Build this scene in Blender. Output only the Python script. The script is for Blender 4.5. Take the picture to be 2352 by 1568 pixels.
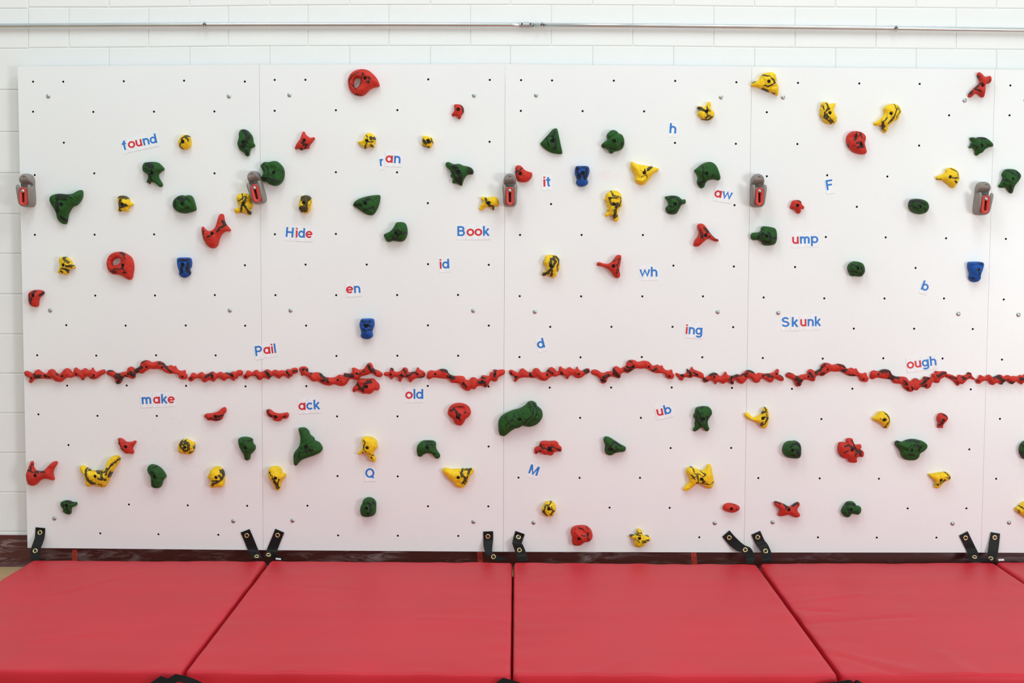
import bpy, bmesh, math
import numpy as np
from mathutils import Vector, Matrix, noise
from mathutils.geometry import delaunay_2d_cdt
for o in list(bpy.data.objects): bpy.data.objects.remove(o)
SC = bpy.context.scene; COL = SC.collection

# ------------------------------------------------------------ camera, world, lights, exposure
cam_d = bpy.data.cameras.new('camera'); cam = bpy.data.objects.new('camera', cam_d); COL.objects.link(cam)
cam_d.sensor_width = 36; cam_d.lens = 49.50735; cam_d.clip_start = .05; cam_d.clip_end = 100
cam.matrix_world = Matrix([[0.9999859, -0.0044438, 0.0028921, 0.05879], [0.0032119, 0.0737198, -0.9972738, -7.01167], [0.0042185, 0.9972691, 0.073733, 1.6832981], [0.0, 0.0, 0.0, 1.0]])
SC.camera = cam
SC.view_settings.view_transform = 'Standard'; SC.view_settings.look = 'None'
SC.view_settings.exposure = 0.0; SC.view_settings.gamma = 1; SC.view_settings.use_curve_mapping = False
w = bpy.data.worlds.new('world'); SC.world = w; w.use_nodes = True
w.node_tree.nodes['Background'].inputs[0].default_value = (.865, .97, 1, 1)
w.node_tree.nodes['Background'].inputs[1].default_value = .66
def area(name, loc, target, sx, sy, power, col=(1, 1, 1)):
    l = bpy.data.lights.new(name, 'AREA'); l.shape = 'RECTANGLE'; l.size = sx; l.size_y = sy; l.energy = power; l.color = col
    o = bpy.data.objects.new(name, l); COL.objects.link(o); o.location = loc
    o.rotation_euler = (Vector(target) - Vector(loc)).to_track_quat('-Z', 'Y').to_euler(); return o
area('side_window_light', (6.0, -7.3, 1.2), (0.4, 0, 1.3), 1.9, 1.6, 190, (.90, .975, 1))
area('gym_light_a', (-1.5, -3.6, 6.6), (-1.0, -.4, 0), 1.6, 3.0, 108, (.90, .985, 1))
area('gym_light_b', (2.4, -3.6, 6.6), (1.6, -.4, 0), 1.6, 3.0, 104, (.90, .985, 1))

# ------------------------------------------------------------ helpers
def mesh_obj(name, verts, faces, mat, parent=None, smooth=False, attrs=None, link=True):
    me = bpy.data.meshes.new(name); me.from_pydata([tuple(v) for v in verts], [], faces)
    if smooth: me.polygons.foreach_set('use_smooth', [True] * len(me.polygons))
    if attrs:
        for k, a in attrs.items():
            at = me.attributes.new(k, 'FLOAT', 'POINT'); at.data.foreach_set('value', a)
    if mat: me.materials.append(mat)
    me.update()
    o = bpy.data.objects.new(name, me); COL.objects.link(o)
    if parent: o.parent = parent
    return o
def from_bm(name, bm, mat, parent=None, smooth=False):
    me = bpy.data.meshes.new(name); bm.to_mesh(me); bm.free()
    if smooth: me.polygons.foreach_set('use_smooth', [True] * len(me.polygons))
    if mat: me.materials.append(mat)
    o = bpy.data.objects.new(name, me); COL.objects.link(o)
    if parent: o.parent = parent
    return o
def tag(o, label=None, cat=None, group=None, kind=None):
    if label: o['label'] = label
    if cat: o['category'] = cat
    if group: o['group'] = group
    if kind: o['kind'] = kind
    return o
def empty(name, loc):
    o = bpy.data.objects.new(name, None); COL.objects.link(o); o.location = loc; o.empty_display_size = .05; return o
def box(lo, hi):
    x0, y0, z0 = lo; x1, y1, z1 = hi
    v = [(x0,y0,z0),(x1,y0,z0),(x1,y1,z0),(x0,y1,z0),(x0,y0,z1),(x1,y0,z1),(x1,y1,z1),(x0,y1,z1)]
    f = [(3,2,1,0),(4,5,6,7),(0,1,5,4),(1,2,6,5),(2,3,7,6),(3,0,4,7)]
    return v, f
def lathe(profile, n=24, cap=True):
    """profile of (radius, y) from rim to centre, axis along Y facing -Y"""
    V, F = [], []
    for r, y in profile:
        for k in range(n):
            a = 2 * math.pi * k / n; V.append((r * math.cos(a), y, r * math.sin(a)))
    for i in range(len(profile) - 1):
        for k in range(n):
            a, b = i * n + k, i * n + (k + 1) % n
            F.append((a, b, b + n, a + n))
    if cap:
        V.append((0, profile[-1][1], 0)); c = len(V) - 1; i = (len(profile) - 1) * n
        for k in range(n): F.append((i + k, i + (k + 1) % n, c))
    return V, F
def smooth_loop(pts, step):
    """closed Catmull-Rom through pts, resampled evenly"""
    p = np.array(pts, float); n = len(p); out = []
    for i in range(n):
        a, b, c, d = p[i - 1], p[i], p[(i + 1) % n], p[(i + 2) % n]
        for t in np.linspace(0, 1, 10, endpoint=False):
            out.append(.5 * ((2 * b) + (c - a) * t + (2 * a - 5 * b + 4 * c - d) * t * t + (3 * b - a - 3 * c + d) * t ** 3))
    q = np.array(out); d = np.linalg.norm(np.roll(q, -1, 0) - q, axis=1); L = np.concatenate([[0], np.cumsum(d)])
    m = max(12, int(L[-1] / step)); s = np.linspace(0, L[-1], m, endpoint=False)
    q2 = np.vstack([q, q[:1]])
    r = np.stack([np.interp(s, L, q2[:, 0]), np.interp(s, L, q2[:, 1])], 1)
    area2 = np.sum(r[:, 0] * np.roll(r[:, 1], -1) - np.roll(r[:, 0], -1) * r[:, 1])
    return r if area2 > 0 else r[::-1]
def inside(poly, P):
    x, y = P[:, 0], P[:, 1]; r = np.zeros(len(P), bool); a = poly; b = np.roll(poly, -1, 0)
    for (x0, y0), (x1, y1) in zip(a, b):
        if y0 == y1: continue
        c = ((y0 > y) != (y1 > y)) & (x < (x1 - x0) * (y - y0) / (y1 - y0) + x0); r ^= c
    return r
def seg_dist(P, a, b):
    a = np.array(a, float); b = np.array(b, float); d = b - a; l = max(d @ d, 1e-12)
    t = np.clip(((P - a) @ d) / l, 0, 1); return np.linalg.norm(P - (a + t[:, None] * d), axis=1)

# ------------------------------------------------------------ materials
def new_mat(name):
    m = bpy.data.materials.new(name); m.use_nodes = True; return m, m.node_tree, m.node_tree.nodes['Principled BSDF']
def N(nt, t, **kw):
    n = nt.nodes.new(t)
    for k, v in kw.items(): setattr(n, k, v)
    return n
def val(nt, op, a, b=None, clamp=False):
    n = N(nt, 'ShaderNodeMath', operation=op, use_clamp=clamp)
    for i, x in enumerate((a, b)):
        if x is None: continue
        if isinstance(x, (int, float)): n.inputs[i].default_value = x
        else: nt.links.new(x, n.inputs[i])
    return n.outputs[0]
def noise_n(nt, vec, scale, detail=3, dist=0, rough=.5):
    n = N(nt, 'ShaderNodeTexNoise'); n.inputs['Scale'].default_value = scale; n.inputs['Detail'].default_value = detail
    n.inputs['Distortion'].default_value = dist; n.inputs['Roughness'].default_value = rough
    if vec is not None: nt.links.new(vec, n.inputs['Vector'])
    return n.outputs['Fac']
def mix(nt, fac, a, b):
    n = N(nt, 'ShaderNodeMix', data_type='RGBA')
    if isinstance(fac, (int, float)): n.inputs[0].default_value = fac
    else: nt.links.new(fac, n.inputs[0])
    for i, c in ((6, a), (7, b)):
        if isinstance(c, tuple): n.inputs[i].default_value = c if len(c) == 4 else c + (1,)
        else: nt.links.new(c, n.inputs[i])
    return n.outputs[2]
def bump(nt, b, h, strength, dist=.001):
    n = N(nt, 'ShaderNodeBump'); n.inputs['Strength'].default_value = strength; n.inputs['Distance'].default_value = dist
    nt.links.new(h, n.inputs['Height']); nt.links.new(n.outputs[0], b.inputs['Normal'])
def coords(nt, kind='Object'):
    return N(nt, 'ShaderNodeTexCoord').outputs[kind]
def ramp(nt, x, lo, hi):
    n = N(nt, 'ShaderNodeMapRange'); n.clamp = True
    n.inputs[1].default_value = lo; n.inputs[2].default_value = hi
    nt.links.new(x, n.inputs[0]); return n.outputs[0]
def simple(name, col, rough=.5, metal=0, bscale=0, bstr=0, spec=.5):
    m, nt, b = new_mat(name); b.inputs['Base Color'].default_value = col + (1,)
    b.inputs['Roughness'].default_value = rough; b.inputs['Metallic'].default_value = metal
    b.inputs['Specular IOR Level'].default_value = spec
    v = coords(nt)
    nf = noise_n(nt, v, bscale or 40, 2)
    c = mix(nt, ramp(nt, nf, .3, .7), tuple(x * .93 for x in col), tuple(min(1, x * 1.05) for x in col))
    nt.links.new(c, b.inputs['Base Color'])
    if bstr: bump(nt, b, nf, bstr)
    return m
def marble(name, col, black=(.022, .017, .014)):
    m, nt, b = new_mat(name)
    v = coords(nt); oi = N(nt, 'ShaderNodeObjectInfo')
    off = val(nt, 'MULTIPLY', oi.outputs['Random'], 37.0)
    cb = N(nt, 'ShaderNodeCombineXYZ'); nt.links.new(off, cb.inputs[0]); nt.links.new(off, cb.inputs[1])
    add = N(nt, 'ShaderNodeVectorMath', operation='ADD'); nt.links.new(v, add.inputs[0]); nt.links.new(cb.outputs[0], add.inputs[1])
    p = add.outputs[0]
    at = N(nt, 'ShaderNodeAttribute', attribute_name='marble').outputs['Fac']
    de = N(nt, 'ShaderNodeAttribute', attribute_name='vein').outputs['Fac']
    n1 = noise_n(nt, p, 55, 5, 1.2, .62)
    s = val(nt, 'ADD', at, val(nt, 'MULTIPLY', val(nt, 'SUBTRACT', n1, .5), 10.0))
    m1 = ramp(nt, s, 2.6, 1.0)
    # streaky holes of the base colour inside the black
    n3 = noise_n(nt, p, 42, 3, 3.2, .5)
    st = ramp(nt, val(nt, 'ABSOLUTE', val(nt, 'SUBTRACT', n3, .57)), .004, .018)
    m1 = val(nt, 'MULTIPLY', m1, val(nt, 'ADD', val(nt, 'MULTIPLY', st, .5), .5))
    n2 = noise_n(nt, p, 17, 2, 2.2, .5)
    wv = val(nt, 'ABSOLUTE', val(nt, 'SUBTRACT', n2, .5))
    near = ramp(nt, at, 16.0, 1.0)
    th = val(nt, 'MULTIPLY', val(nt, 'MULTIPLY', near, de), .020)
    m2 = ramp(nt, val(nt, 'SUBTRACT', wv, th), .004, -.004)
    m2 = val(nt, 'MULTIPLY', m2, ramp(nt, th, .001, .006))
    mk = val(nt, 'MAXIMUM', m1, val(nt, 'MULTIPLY', m2, .85))
    nb = noise_n(nt, p, 25, 3)
    base = mix(nt, ramp(nt, nb, .25, .75), tuple(x * .86 for x in col), tuple(min(1, x * 1.1) for x in col))
    c = mix(nt, mk, base, black)
    nt.links.new(c, b.inputs['Base Color'])
    b.inputs['Roughness'].default_value = .62; b.inputs['Specular IOR Level'].default_value = .28
    bump(nt, b, noise_n(nt, v, 700, 2), .25, .0008)
    return m
M = {}
M['r'] = marble('red_resin', (.58, .032, .019), (.035, .017, .014))
M['g'] = marble('green_resin', (.015, .084, .011), (.012, .016, .012))
M['y'] = marble('yellow_resin', (.92, .60, .014), (.05, .04, .018))
M['b'] = marble('blue_resin', (.009, .085, .38), (.012, .016, .03))
M['k'] = M['y']
M['bolt'] = simple('black_bolt_steel', (.035, .033, .033), .35, .6)
M['chrome'] = simple('zinc_steel', (.50, .52, .54), .38, 1)
M['galv'] = simple('galvanised_pipe', (.66, .68, .68), .28, 1, 8)
M['brass'] = simple('brass', (.86, .70, .34), .22, 1)
M['strap'] = simple('black_webbing', (.0075, .0068, .0065), .5, 0, 300, .05, .22)
M['grey'] = simple('grey_moulded_plastic', (.27, .235, .215), .55, 0, 500, .12)
M['cred'] = simple('red_moulded_plastic', (.62, .045, .03), .4)
M['dark'] = simple('dark_cavity', (.03, .02, .018), .7)
M['insert'] = simple('threaded_insert', (.015, .014, .014), .5)
M['card'] = simple('white_card', (.90, .90, .92), .5)
M['lr'] = simple('red_print', (.68, .022, .035), .5)
M['lb'] = simple('blue_print', (.024, .20, .62), .5)
M['ink'] = simple('dark_red_ink', (.12, .006, .006), .6)
M['tape'] = simple('red_tape', (.66, .06, .035), .5)
M['tagw'] = simple('white_tag', (.85, .85, .88), .5)
M['wood'] = simple('batten_pine', (.45, .32, .2), .7)
# climbing panel: white laminate with an orange-peel gloss
def panel_mat(mark):
    m, nt, b = new_mat('white_panel_laminate'); v = coords(nt)
    base = mix(nt, ramp(nt, noise_n(nt, v, 1.4, 4), .3, .75), (.865, .865, .860), (.90, .90, .898))
    sx = N(nt, 'ShaderNodeSeparateXYZ'); nt.links.new(v, sx.inputs[0])
    def blob(cx, cz, rx, rz):
        a = val(nt, 'DIVIDE', val(nt, 'SUBTRACT', sx.outputs[0], cx), rx); c = val(nt, 'DIVIDE', val(nt, 'SUBTRACT', sx.outputs[2], cz), rz)
        return ramp(nt, val(nt, 'ADD', val(nt, 'MULTIPLY', a, a), val(nt, 'MULTIPLY', c, c)), 1.0, 0.1)
    if mark == 'pink':      # a rubbed-out pink smudge on the third board
        p = val(nt, 'MULTIPLY', blob(-0.099, 1.891, .07, .03), ramp(nt, noise_n(nt, v, 22, 3), .3, .6))
        base = mix(nt, val(nt, 'MULTIPLY', p, .40), base, (.90, .70, .72))
    if mark == 'pen':       # wiped blue pen marks on the first board
        p = val(nt, 'MULTIPLY', blob(0.151, 0.448, .32, .34), ramp(nt, val(nt, 'ABSOLUTE', val(nt, 'SUBTRACT', noise_n(nt, v, 5, 2, 1.5), .5)), .010, .003))
        base = mix(nt, val(nt, 'MULTIPLY', p, .15), base, (.55, .68, .85))
    nt.links.new(base, b.inputs['Base Color']); b.inputs['Roughness'].default_value = .33; b.inputs['Specular IOR Level'].default_value = .5
    bump(nt, b, noise_n(nt, v, 190, 3), .32, .0012); return m
M['panel'] = panel_mat(''); M['panel0'] = panel_mat('pen'); M['panel2'] = panel_mat('pink')
# painted block
m, nt, b = new_mat('painted_block'); M['block'] = m
v = coords(nt)
base = mix(nt, ramp(nt, noise_n(nt, v, 3, 4), .3, .7), (.845, .838, .825), (.885, .88, .868))
nt.links.new(base, b.inputs['Base Color']); b.inputs['Roughness'].default_value = .6
bump(nt, b, noise_n(nt, v, 130, 5, 0, .65), .42, .0018)
# red vinyl of the mats
m, nt, b = new_mat('red_vinyl'); M['vinyl'] = m
v = coords(nt)
n1 = noise_n(nt, v, 2.2, 5, .4); mp = N(nt, 'ShaderNodeMapping'); mp.inputs['Scale'].default_value = (6, 40, 6); nt.links.new(v, mp.inputs[0])
scuff = ramp(nt, noise_n(nt, mp.outputs[0], 1.0, 6, .6, .6), .66, .80)
base = mix(nt, ramp(nt, n1, .3, .72), (.55, .009, .021), (.63, .016, .033))
base = mix(nt, val(nt, 'MULTIPLY', scuff, .12), base, (.75, .35, .36))
nt.links.new(base, b.inputs['Base Color'])
rg = N(nt, 'ShaderNodeMapRange'); nt.links.new(n1, rg.inputs[0]); rg.inputs[3].default_value = .40; rg.inputs[4].default_value = .56
nt.links.new(rg.outputs[0], b.inputs['Roughness']); b.inputs['Specular IOR Level'].default_value = .36
bump(nt, b, noise_n(nt, v, 420, 2), .18, .0008)
# maroon rubber cove base with chalky scuffs
m, nt, b = new_mat('maroon_cove_base'); M['base'] = m
v = coords(nt); mp = N(nt, 'ShaderNodeMapping'); mp.inputs['Scale'].default_value = (3.2, 3, 16); mp.inputs['Rotation'].default_value = (0, .25, 0); nt.links.new(v, mp.inputs[0])
s1 = ramp(nt, noise_n(nt, mp.outputs[0], 2.2, 7, .8, .65), .50, .74); s2 = ramp(nt, noise_n(nt, v, 3.5, 3), .40, .62)
base = mix(nt, val(nt, 'MULTIPLY', val(nt, 'MULTIPLY', s1, s2), .85), (.088, .016, .013), (.45, .36, .37))
nt.links.new(base, b.inputs['Base Color']); b.inputs['Roughness'].default_value = .38
# maple strip floor
m, nt, b = new_mat('maple_floor'); M['floor'] = m
v = coords(nt); bk = N(nt, 'ShaderNodeTexBrick'); nt.links.new(v, bk.inputs[0])
bk.inputs['Color1'].default_value = (.46, .29, .13, 1); bk.inputs['Color2'].default_value = (.55, .37, .19, 1); bk.inputs['Mortar'].default_value = (.12, .06, .03, 1)
bk.inputs['Scale'].default_value = 1; bk.inputs['Mortar Size'].default_value = .0008; bk.inputs['Brick Width'].default_value = .9; bk.inputs['Row Height'].default_value = .057
mp = N(nt, 'ShaderNodeMapping'); mp.inputs['Scale'].default_value = (2, 50, 2); nt.links.new(v, mp.inputs[0])
c = mix(nt, val(nt, 'MULTIPLY', noise_n(nt, mp.outputs[0], 2, 5), .5), bk.outputs[0], (.62, .45, .25))
nt.links.new(c, b.inputs['Base Color']); b.inputs['Roughness'].default_value = .35

# ------------------------------------------------------------ room
YW = 0.0620
v, f = box((-9, -14, -.05), (9, YW + .2, 0)); tag(mesh_obj('floor', v, f, M['floor']), 'pale maple strip gym floor', kind='structure')
v, f = box((-9, YW + .004, 0), (9, YW + .2, 5.2))
wall = tag(mesh_obj('wall_back', v, f, M['block']), 'white painted concrete block wall', kind='structure')
BLOCKS = [[[-2353,3402],[-2154,3402],[-2150,3597],[-2349,3596]],[[-2154,3402],[-1761,3404],[-1758,3599],[-2150,3597]],[[-1761,3404],[-1368,3411],[-1366,3606],[-1758,3599]],[[-1368,3411],[-976,3416],[-975,3611],[-1366,3606]],[[-976,3416],[-577,3419],[-577,3614],[-975,3611]],[[-577,3419],[-177,3421],[-177,3615],[-577,3614]],[[-177,3421],[221,3422],[220,3616],[-177,3615]],[[221,3422],[622,3422],[620,3617],[220,3616]],[[622,3422],[1020,3419],[1017,3613],[620,3617]],[[1020,3419],[1420,3416],[1416,3610],[1017,3613]],[[1420,3416],[1818,3415],[1813,3609],[1416,3610]],[[1818,3415],[2211,3413],[2206,3608],[1813,3609]],[[2211,3413],[2609,3412],[2603,3606],[2206,3608]],[[2609,3412],[3004,3409],[2997,3604],[2603,3606]],[[3004,3409],[3399,3407],[3392,3601],[2997,3604]],[[-2357,3205],[-1960,3205],[-1956,3402],[-2353,3402]],[[-1960,3205],[-1562,3211],[-1559,3408],[-1956,3402]],[[-1562,3211],[-1166,3218],[-1165,3414],[-1559,3408]],[[-1166,3218],[-771,3221],[-770,3418],[-1165,3414]],[[-771,3221],[-374,3223],[-374,3420],[-770,3418]],[[-374,3223],[21,3225],[20,3421],[-374,3420]],[[21,3225],[426,3226],[425,3422],[20,3421]],[[426,3226],[825,3224],[823,3421],[425,3422]],[[825,3224],[1224,3221],[1221,3417],[823,3421]],[[1224,3221],[1623,3219],[1619,3415],[1221,3417]],[[1623,3219],[2020,3218],[2015,3414],[1619,3415]],[[2020,3218],[2416,3216],[2410,3413],[2015,3414]],[[2416,3216],[2814,3214],[2808,3410],[2410,3413]],[[2814,3214],[3210,3212],[3203,3408],[2808,3410]],[[3210,3212],[3606,3210],[3598,3406],[3203,3408]],[[-2361,3008],[-2161,3009],[-2157,3205],[-2357,3205]],[[-2161,3009],[-1767,3011],[-1764,3207],[-2157,3205]],[[-1767,3011],[-1373,3018],[-1370,3214],[-1764,3207]],[[-1373,3018],[-979,3023],[-977,3219],[-1370,3214]],[[-979,3023],[-578,3026],[-578,3223],[-977,3219]],[[-578,3026],[-176,3028],[-176,3224],[-578,3223]],[[-176,3028],[224,3029],[223,3225],[-176,3224]],[[224,3029],[626,3030],[624,3226],[223,3225]],[[626,3030],[1026,3026],[1023,3223],[624,3226]],[[1026,3026],[1427,3023],[1424,3220],[1023,3223]],[[1427,3023],[1827,3022],[1822,3218],[1424,3220]],[[1827,3022],[2222,3021],[2217,3217],[1822,3218]],[[2222,3021],[2621,3019],[2615,3215],[2217,3217]],[[2621,3019],[3018,3017],[3011,3213],[2615,3215]],[[3018,3017],[3415,3014],[3407,3210],[3011,3213]],[[-2366,2810],[-1966,2811],[-1963,3009],[-2361,3008]],[[-1966,2811],[-1567,2816],[-1564,3014],[-1963,3009]],[[-1567,2816],[-1170,2823],[-1168,3021],[-1564,3014]],[[-1170,2823],[-773,2827],[-772,3025],[-1168,3021]],[[-773,2827],[-374,2829],[-374,3027],[-772,3025]],[[-374,2829],[23,2831],[22,3029],[-374,3027]],[[23,2831],[430,2831],[428,3029],[22,3029]],[[430,2831],[830,2830],[828,3028],[428,3029]],[[830,2830],[1231,2826],[1228,3025],[828,3028]],[[1231,2826],[1631,2825],[1627,3023],[1228,3025]],[[1631,2825],[2029,2824],[2024,3021],[1627,3023]],[[2029,2824],[2427,2822],[2422,3020],[2024,3021]],[[2427,2822],[2828,2820],[2821,3018],[2422,3020]],[[2828,2820],[3225,2818],[3218,3016],[2821,3018]],[[3225,2818],[3623,2816],[3615,3014],[3218,3016]],[[-2370,2611],[-2169,2613],[-2165,2810],[-2366,2810]],[[-2169,2613],[-1773,2617],[-1770,2812],[-2165,2810]],[[-1773,2617],[-1377,2623],[-1375,2820],[-1770,2812]],[[-1377,2623],[-981,2626],[-980,2825],[-1375,2820]],[[-981,2626],[-579,2628],[-579,2828],[-980,2825]],[[-579,2628],[-175,2630],[-176,2830],[-579,2828]],[[-175,2630],[226,2631],[225,2831],[-176,2830]],[[226,2631],[630,2632],[628,2832],[225,2831]],[[630,2632],[1032,2629],[1029,2828],[628,2832]],[[1032,2629],[1435,2627],[1431,2825],[1029,2828]],[[1435,2627],[1836,2625],[1832,2824],[1431,2825]],[[1836,2625],[2233,2623],[2227,2823],[1832,2824]],[[2233,2623],[2634,2621],[2628,2821],[2227,2823]],[[2634,2621],[3033,2618],[3025,2819],[2628,2821]],[[3033,2618],[3431,2615],[3423,2817],[3025,2819]],[[-2374,2411],[-1973,2415],[-1970,2615],[-2370,2611]],[[-1973,2415],[-1572,2420],[-1569,2620],[-1970,2615]],[[-1572,2420],[-1173,2425],[-1171,2625],[-1569,2620]],[[-1173,2425],[-775,2427],[-774,2627],[-1171,2625]],[[-775,2427],[-374,2429],[-374,2629],[-774,2627]],[[-374,2429],[24,2431],[23,2631],[-374,2629]],[[24,2431],[433,2432],[432,2631],[23,2631]],[[433,2432],[835,2431],[833,2631],[432,2631]],[[835,2431],[1238,2428],[1234,2627],[833,2631]],[[1238,2428],[1640,2427],[1636,2626],[1234,2627]],[[1640,2427],[2040,2425],[2035,2624],[1636,2626]],[[2040,2425],[2439,2423],[2433,2622],[2035,2624]],[[2439,2423],[2841,2420],[2834,2619],[2433,2622]],[[2841,2420],[3241,2417],[3233,2616],[2834,2619]],[[3241,2417],[3640,2415],[3632,2614],[3233,2616]],[[-4364,3389],[-3964,3391],[-3956,3586],[-4355,3585]],[[-3964,3391],[-3564,3392],[-3557,3587],[-3956,3586]],[[-3564,3392],[-3164,3394],[-3159,3589],[-3557,3587]],[[-3164,3394],[-2767,3395],[-2762,3590],[-3159,3589]],[[-2767,3395],[-2368,3396],[-2364,3591],[-2762,3590]],[[-4167,3194],[-3767,3196],[-3760,3392],[-4159,3390]],[[-3767,3196],[-3366,3197],[-3360,3393],[-3760,3392]],[[-3366,3197],[-2966,3199],[-2960,3394],[-3360,3393]],[[-2966,3199],[-2568,3200],[-2563,3396],[-2960,3394]],[[-2568,3200],[-2368,3201],[-2364,3396],[-2563,3396]],[[-4372,2997],[-3970,2998],[-3963,3195],[-4364,3194]],[[-3970,2998],[-3569,3000],[-3562,3196],[-3963,3195]],[[-3569,3000],[-3168,3001],[-3162,3198],[-3562,3196]],[[-3168,3001],[-2769,3003],[-2764,3199],[-3162,3198]],[[-2769,3003],[-2368,3004],[-2364,3201],[-2764,3199]],[[-4175,2797],[-3773,2798],[-3766,2999],[-4167,2998]],[[-3773,2798],[-3371,2800],[-3364,3001],[-3766,2999]],[[-3371,2800],[-2969,2801],[-2963,3002],[-3364,3001]],[[-2969,2801],[-2569,2803],[-2564,3003],[-2963,3002]],[[-2569,2803],[-2368,2804],[-2364,3004],[-2564,3003]],[[-4381,2600],[-3977,2601],[-3970,2798],[-4372,2796]],[[-3977,2601],[-3574,2603],[-3568,2799],[-3970,2798]],[[-3574,2603],[-3171,2605],[-3165,2801],[-3568,2799]],[[-3171,2605],[-2771,2606],[-2766,2802],[-3165,2801]],[[-2771,2606],[-2368,2608],[-2364,2804],[-2766,2802]],[[-4183,2398],[-3779,2400],[-3772,2602],[-4175,2601]],[[-3779,2400],[-3375,2401],[-3369,2604],[-3772,2602]],[[-3375,2401],[-2971,2403],[-2966,2605],[-3369,2604]],[[-2971,2403],[-2570,2405],[-2565,2607],[-2966,2605]],[[-2570,2405],[-2368,2405],[-2364,2608],[-2565,2607]],[[-4389,2190],[-3984,2192],[-3977,2399],[-4381,2398]],[[-3984,2192],[-3580,2193],[-3573,2401],[-3977,2399]],[[-3580,2193],[-3175,2195],[-3169,2402],[-3573,2401]],[[-3175,2195],[-2773,2196],[-2767,2404],[-3169,2402]],[[-2773,2196],[-2368,2198],[-2364,2405],[-2767,2404]],[[-4191,1987],[-3785,1988],[-3778,2192],[-4183,2191]],[[-3785,1988],[-3379,1990],[-3373,2194],[-3778,2192]],[[-3379,1990],[-2974,1992],[-2968,2196],[-3373,2194]],[[-2974,1992],[-2571,1993],[-2566,2197],[-2968,2196]],[[-2571,1993],[-2368,1994],[-2364,2198],[-2566,2197]],[[-4398,1782],[-3991,1784],[-3984,1987],[-4390,1986]],[[-3991,1784],[-3585,1785],[-3578,1989],[-3984,1987]],[[-3585,1785],[-3178,1787],[-3172,1991],[-3578,1989]],[[-3178,1787],[-2774,1789],[-2769,1992],[-3172,1991]],[[-2774,1789],[-2368,1790],[-2364,1994],[-2769,1992]],[[-4199,1584],[-3791,1586],[-3784,1784],[-4191,1783]],[[-3791,1586],[-3384,1588],[-3378,1786],[-3784,1784]],[[-3384,1588],[-2977,1590],[-2971,1788],[-3378,1786]],[[-2977,1590],[-2572,1591],[-2567,1789],[-2971,1788]],[[-2572,1591],[-2368,1592],[-2364,1790],[-2567,1789]],[[-4407,1380],[-3998,1382],[-3991,1585],[-4398,1584]],[[-3998,1382],[-3590,1384],[-3583,1587],[-3991,1585]],[[-3590,1384],[-3182,1385],[-3176,1589],[-3583,1587]],[[-3182,1385],[-2776,1387],[-2771,1590],[-3176,1589]],[[-2776,1387],[-2368,1389],[-2364,1592],[-2771,1590]],[[-4207,1179],[-3797,1181],[-3790,1383],[-4198,1381]],[[-3797,1181],[-3388,1182],[-3382,1385],[-3790,1383]],[[-3388,1182],[-2979,1184],[-2974,1386],[-3382,1385]],[[-2979,1184],[-2573,1186],[-2568,1388],[-2974,1386]],[[-2573,1186],[-2368,1187],[-2364,1389],[-2568,1388]],[[-4415,978],[-4005,980],[-3998,1180],[-4407,1178]],[[-4005,980],[-3595,982],[-3589,1182],[-3998,1180]],[[-3595,982],[-3185,984],[-3180,1183],[-3589,1182]],[[-3185,984],[-2778,986],[-2773,1185],[-3180,1183]],[[-2778,986],[-2368,988],[-2364,1187],[-2773,1185]],[[-4214,779],[-3803,781],[-3796,981],[-4206,979]],[[-3803,781],[-3393,782],[-3386,983],[-3796,981]],[[-3393,782],[-2982,784],[-2977,985],[-3386,983]],[[-2982,784],[-2574,786],[-2569,987],[-2977,985]],[[-2574,786],[-2368,787],[-2364,988],[-2569,987]],[[-4424,574],[-4012,576],[-4005,780],[-4416,778]],[[-4012,576],[-3601,578],[-3594,782],[-4005,780]],[[-3601,578],[-3189,580],[-3183,783],[-3594,782]],[[-3189,580],[-2780,582],[-2775,785],[-3183,783]],[[-2780,582],[-2369,584],[-2364,787],[-2775,785]],[[-4222,373],[-3809,375],[-3802,577],[-4214,575]],[[-3809,375],[-3397,377],[-3391,579],[-3802,577]],[[-3397,377],[-2985,379],[-2979,581],[-3391,579]],[[-2985,379],[-2575,381],[-2570,583],[-2979,581]],[[-2575,381],[-2369,382],[-2364,584],[-2570,583]],[[-4433,169],[-4019,171],[-4012,374],[-4424,372]],[[-4019,171],[-3606,173],[-3599,376],[-4012,374]],[[-3606,173],[-3193,175],[-3187,378],[-3599,376]],[[-3193,175],[-2782,177],[-2777,380],[-3187,378]],[[-2782,177],[-2369,179],[-2365,382],[-2777,380]],[[-4230,-34],[-3816,-32],[-3808,172],[-4222,170]],[[-3816,-32],[-3401,-30],[-3395,174],[-3808,172]],[[-3401,-30],[-2987,-28],[-2982,176],[-3395,174]],[[-2987,-28],[-2576,-26],[-2571,178],[-2982,176]],[[-2576,-26],[-2369,-25],[-2365,179],[-2571,178]]]
def block(q):
    # q: four wall points (x, z) anticlockwise from lower left, millimetres; chamfered front
    p = [Vector((x / 1000, z / 1000)) for x, z in q]; c = sum(p, Vector((0, 0))) / 4
    def ring(ins, y):
        r = []
        for a in p:
            d = c - a; r.append((a.x + math.copysign(ins, d.x) - c.x, y, a.y + math.copysign(ins, d.y) - c.y))
        return r
    V = ring(.0024, .008) + ring(.0024, .0010) + ring(.0058, 0)
    F = [(i, (i + 1) % 4, (i + 1) % 4 + 4, i + 4) for i in range(4)] + [(i + 4, (i + 1) % 4 + 4, (i + 1) % 4 + 8, i + 8) for i in range(4)] + [(8, 9, 10, 11)]
    o = mesh_obj('block', V, F, M['block'], wall); o.location = (c.x, YW - .0005, c.y); return o
for q in BLOCKS: block(q)
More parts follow.
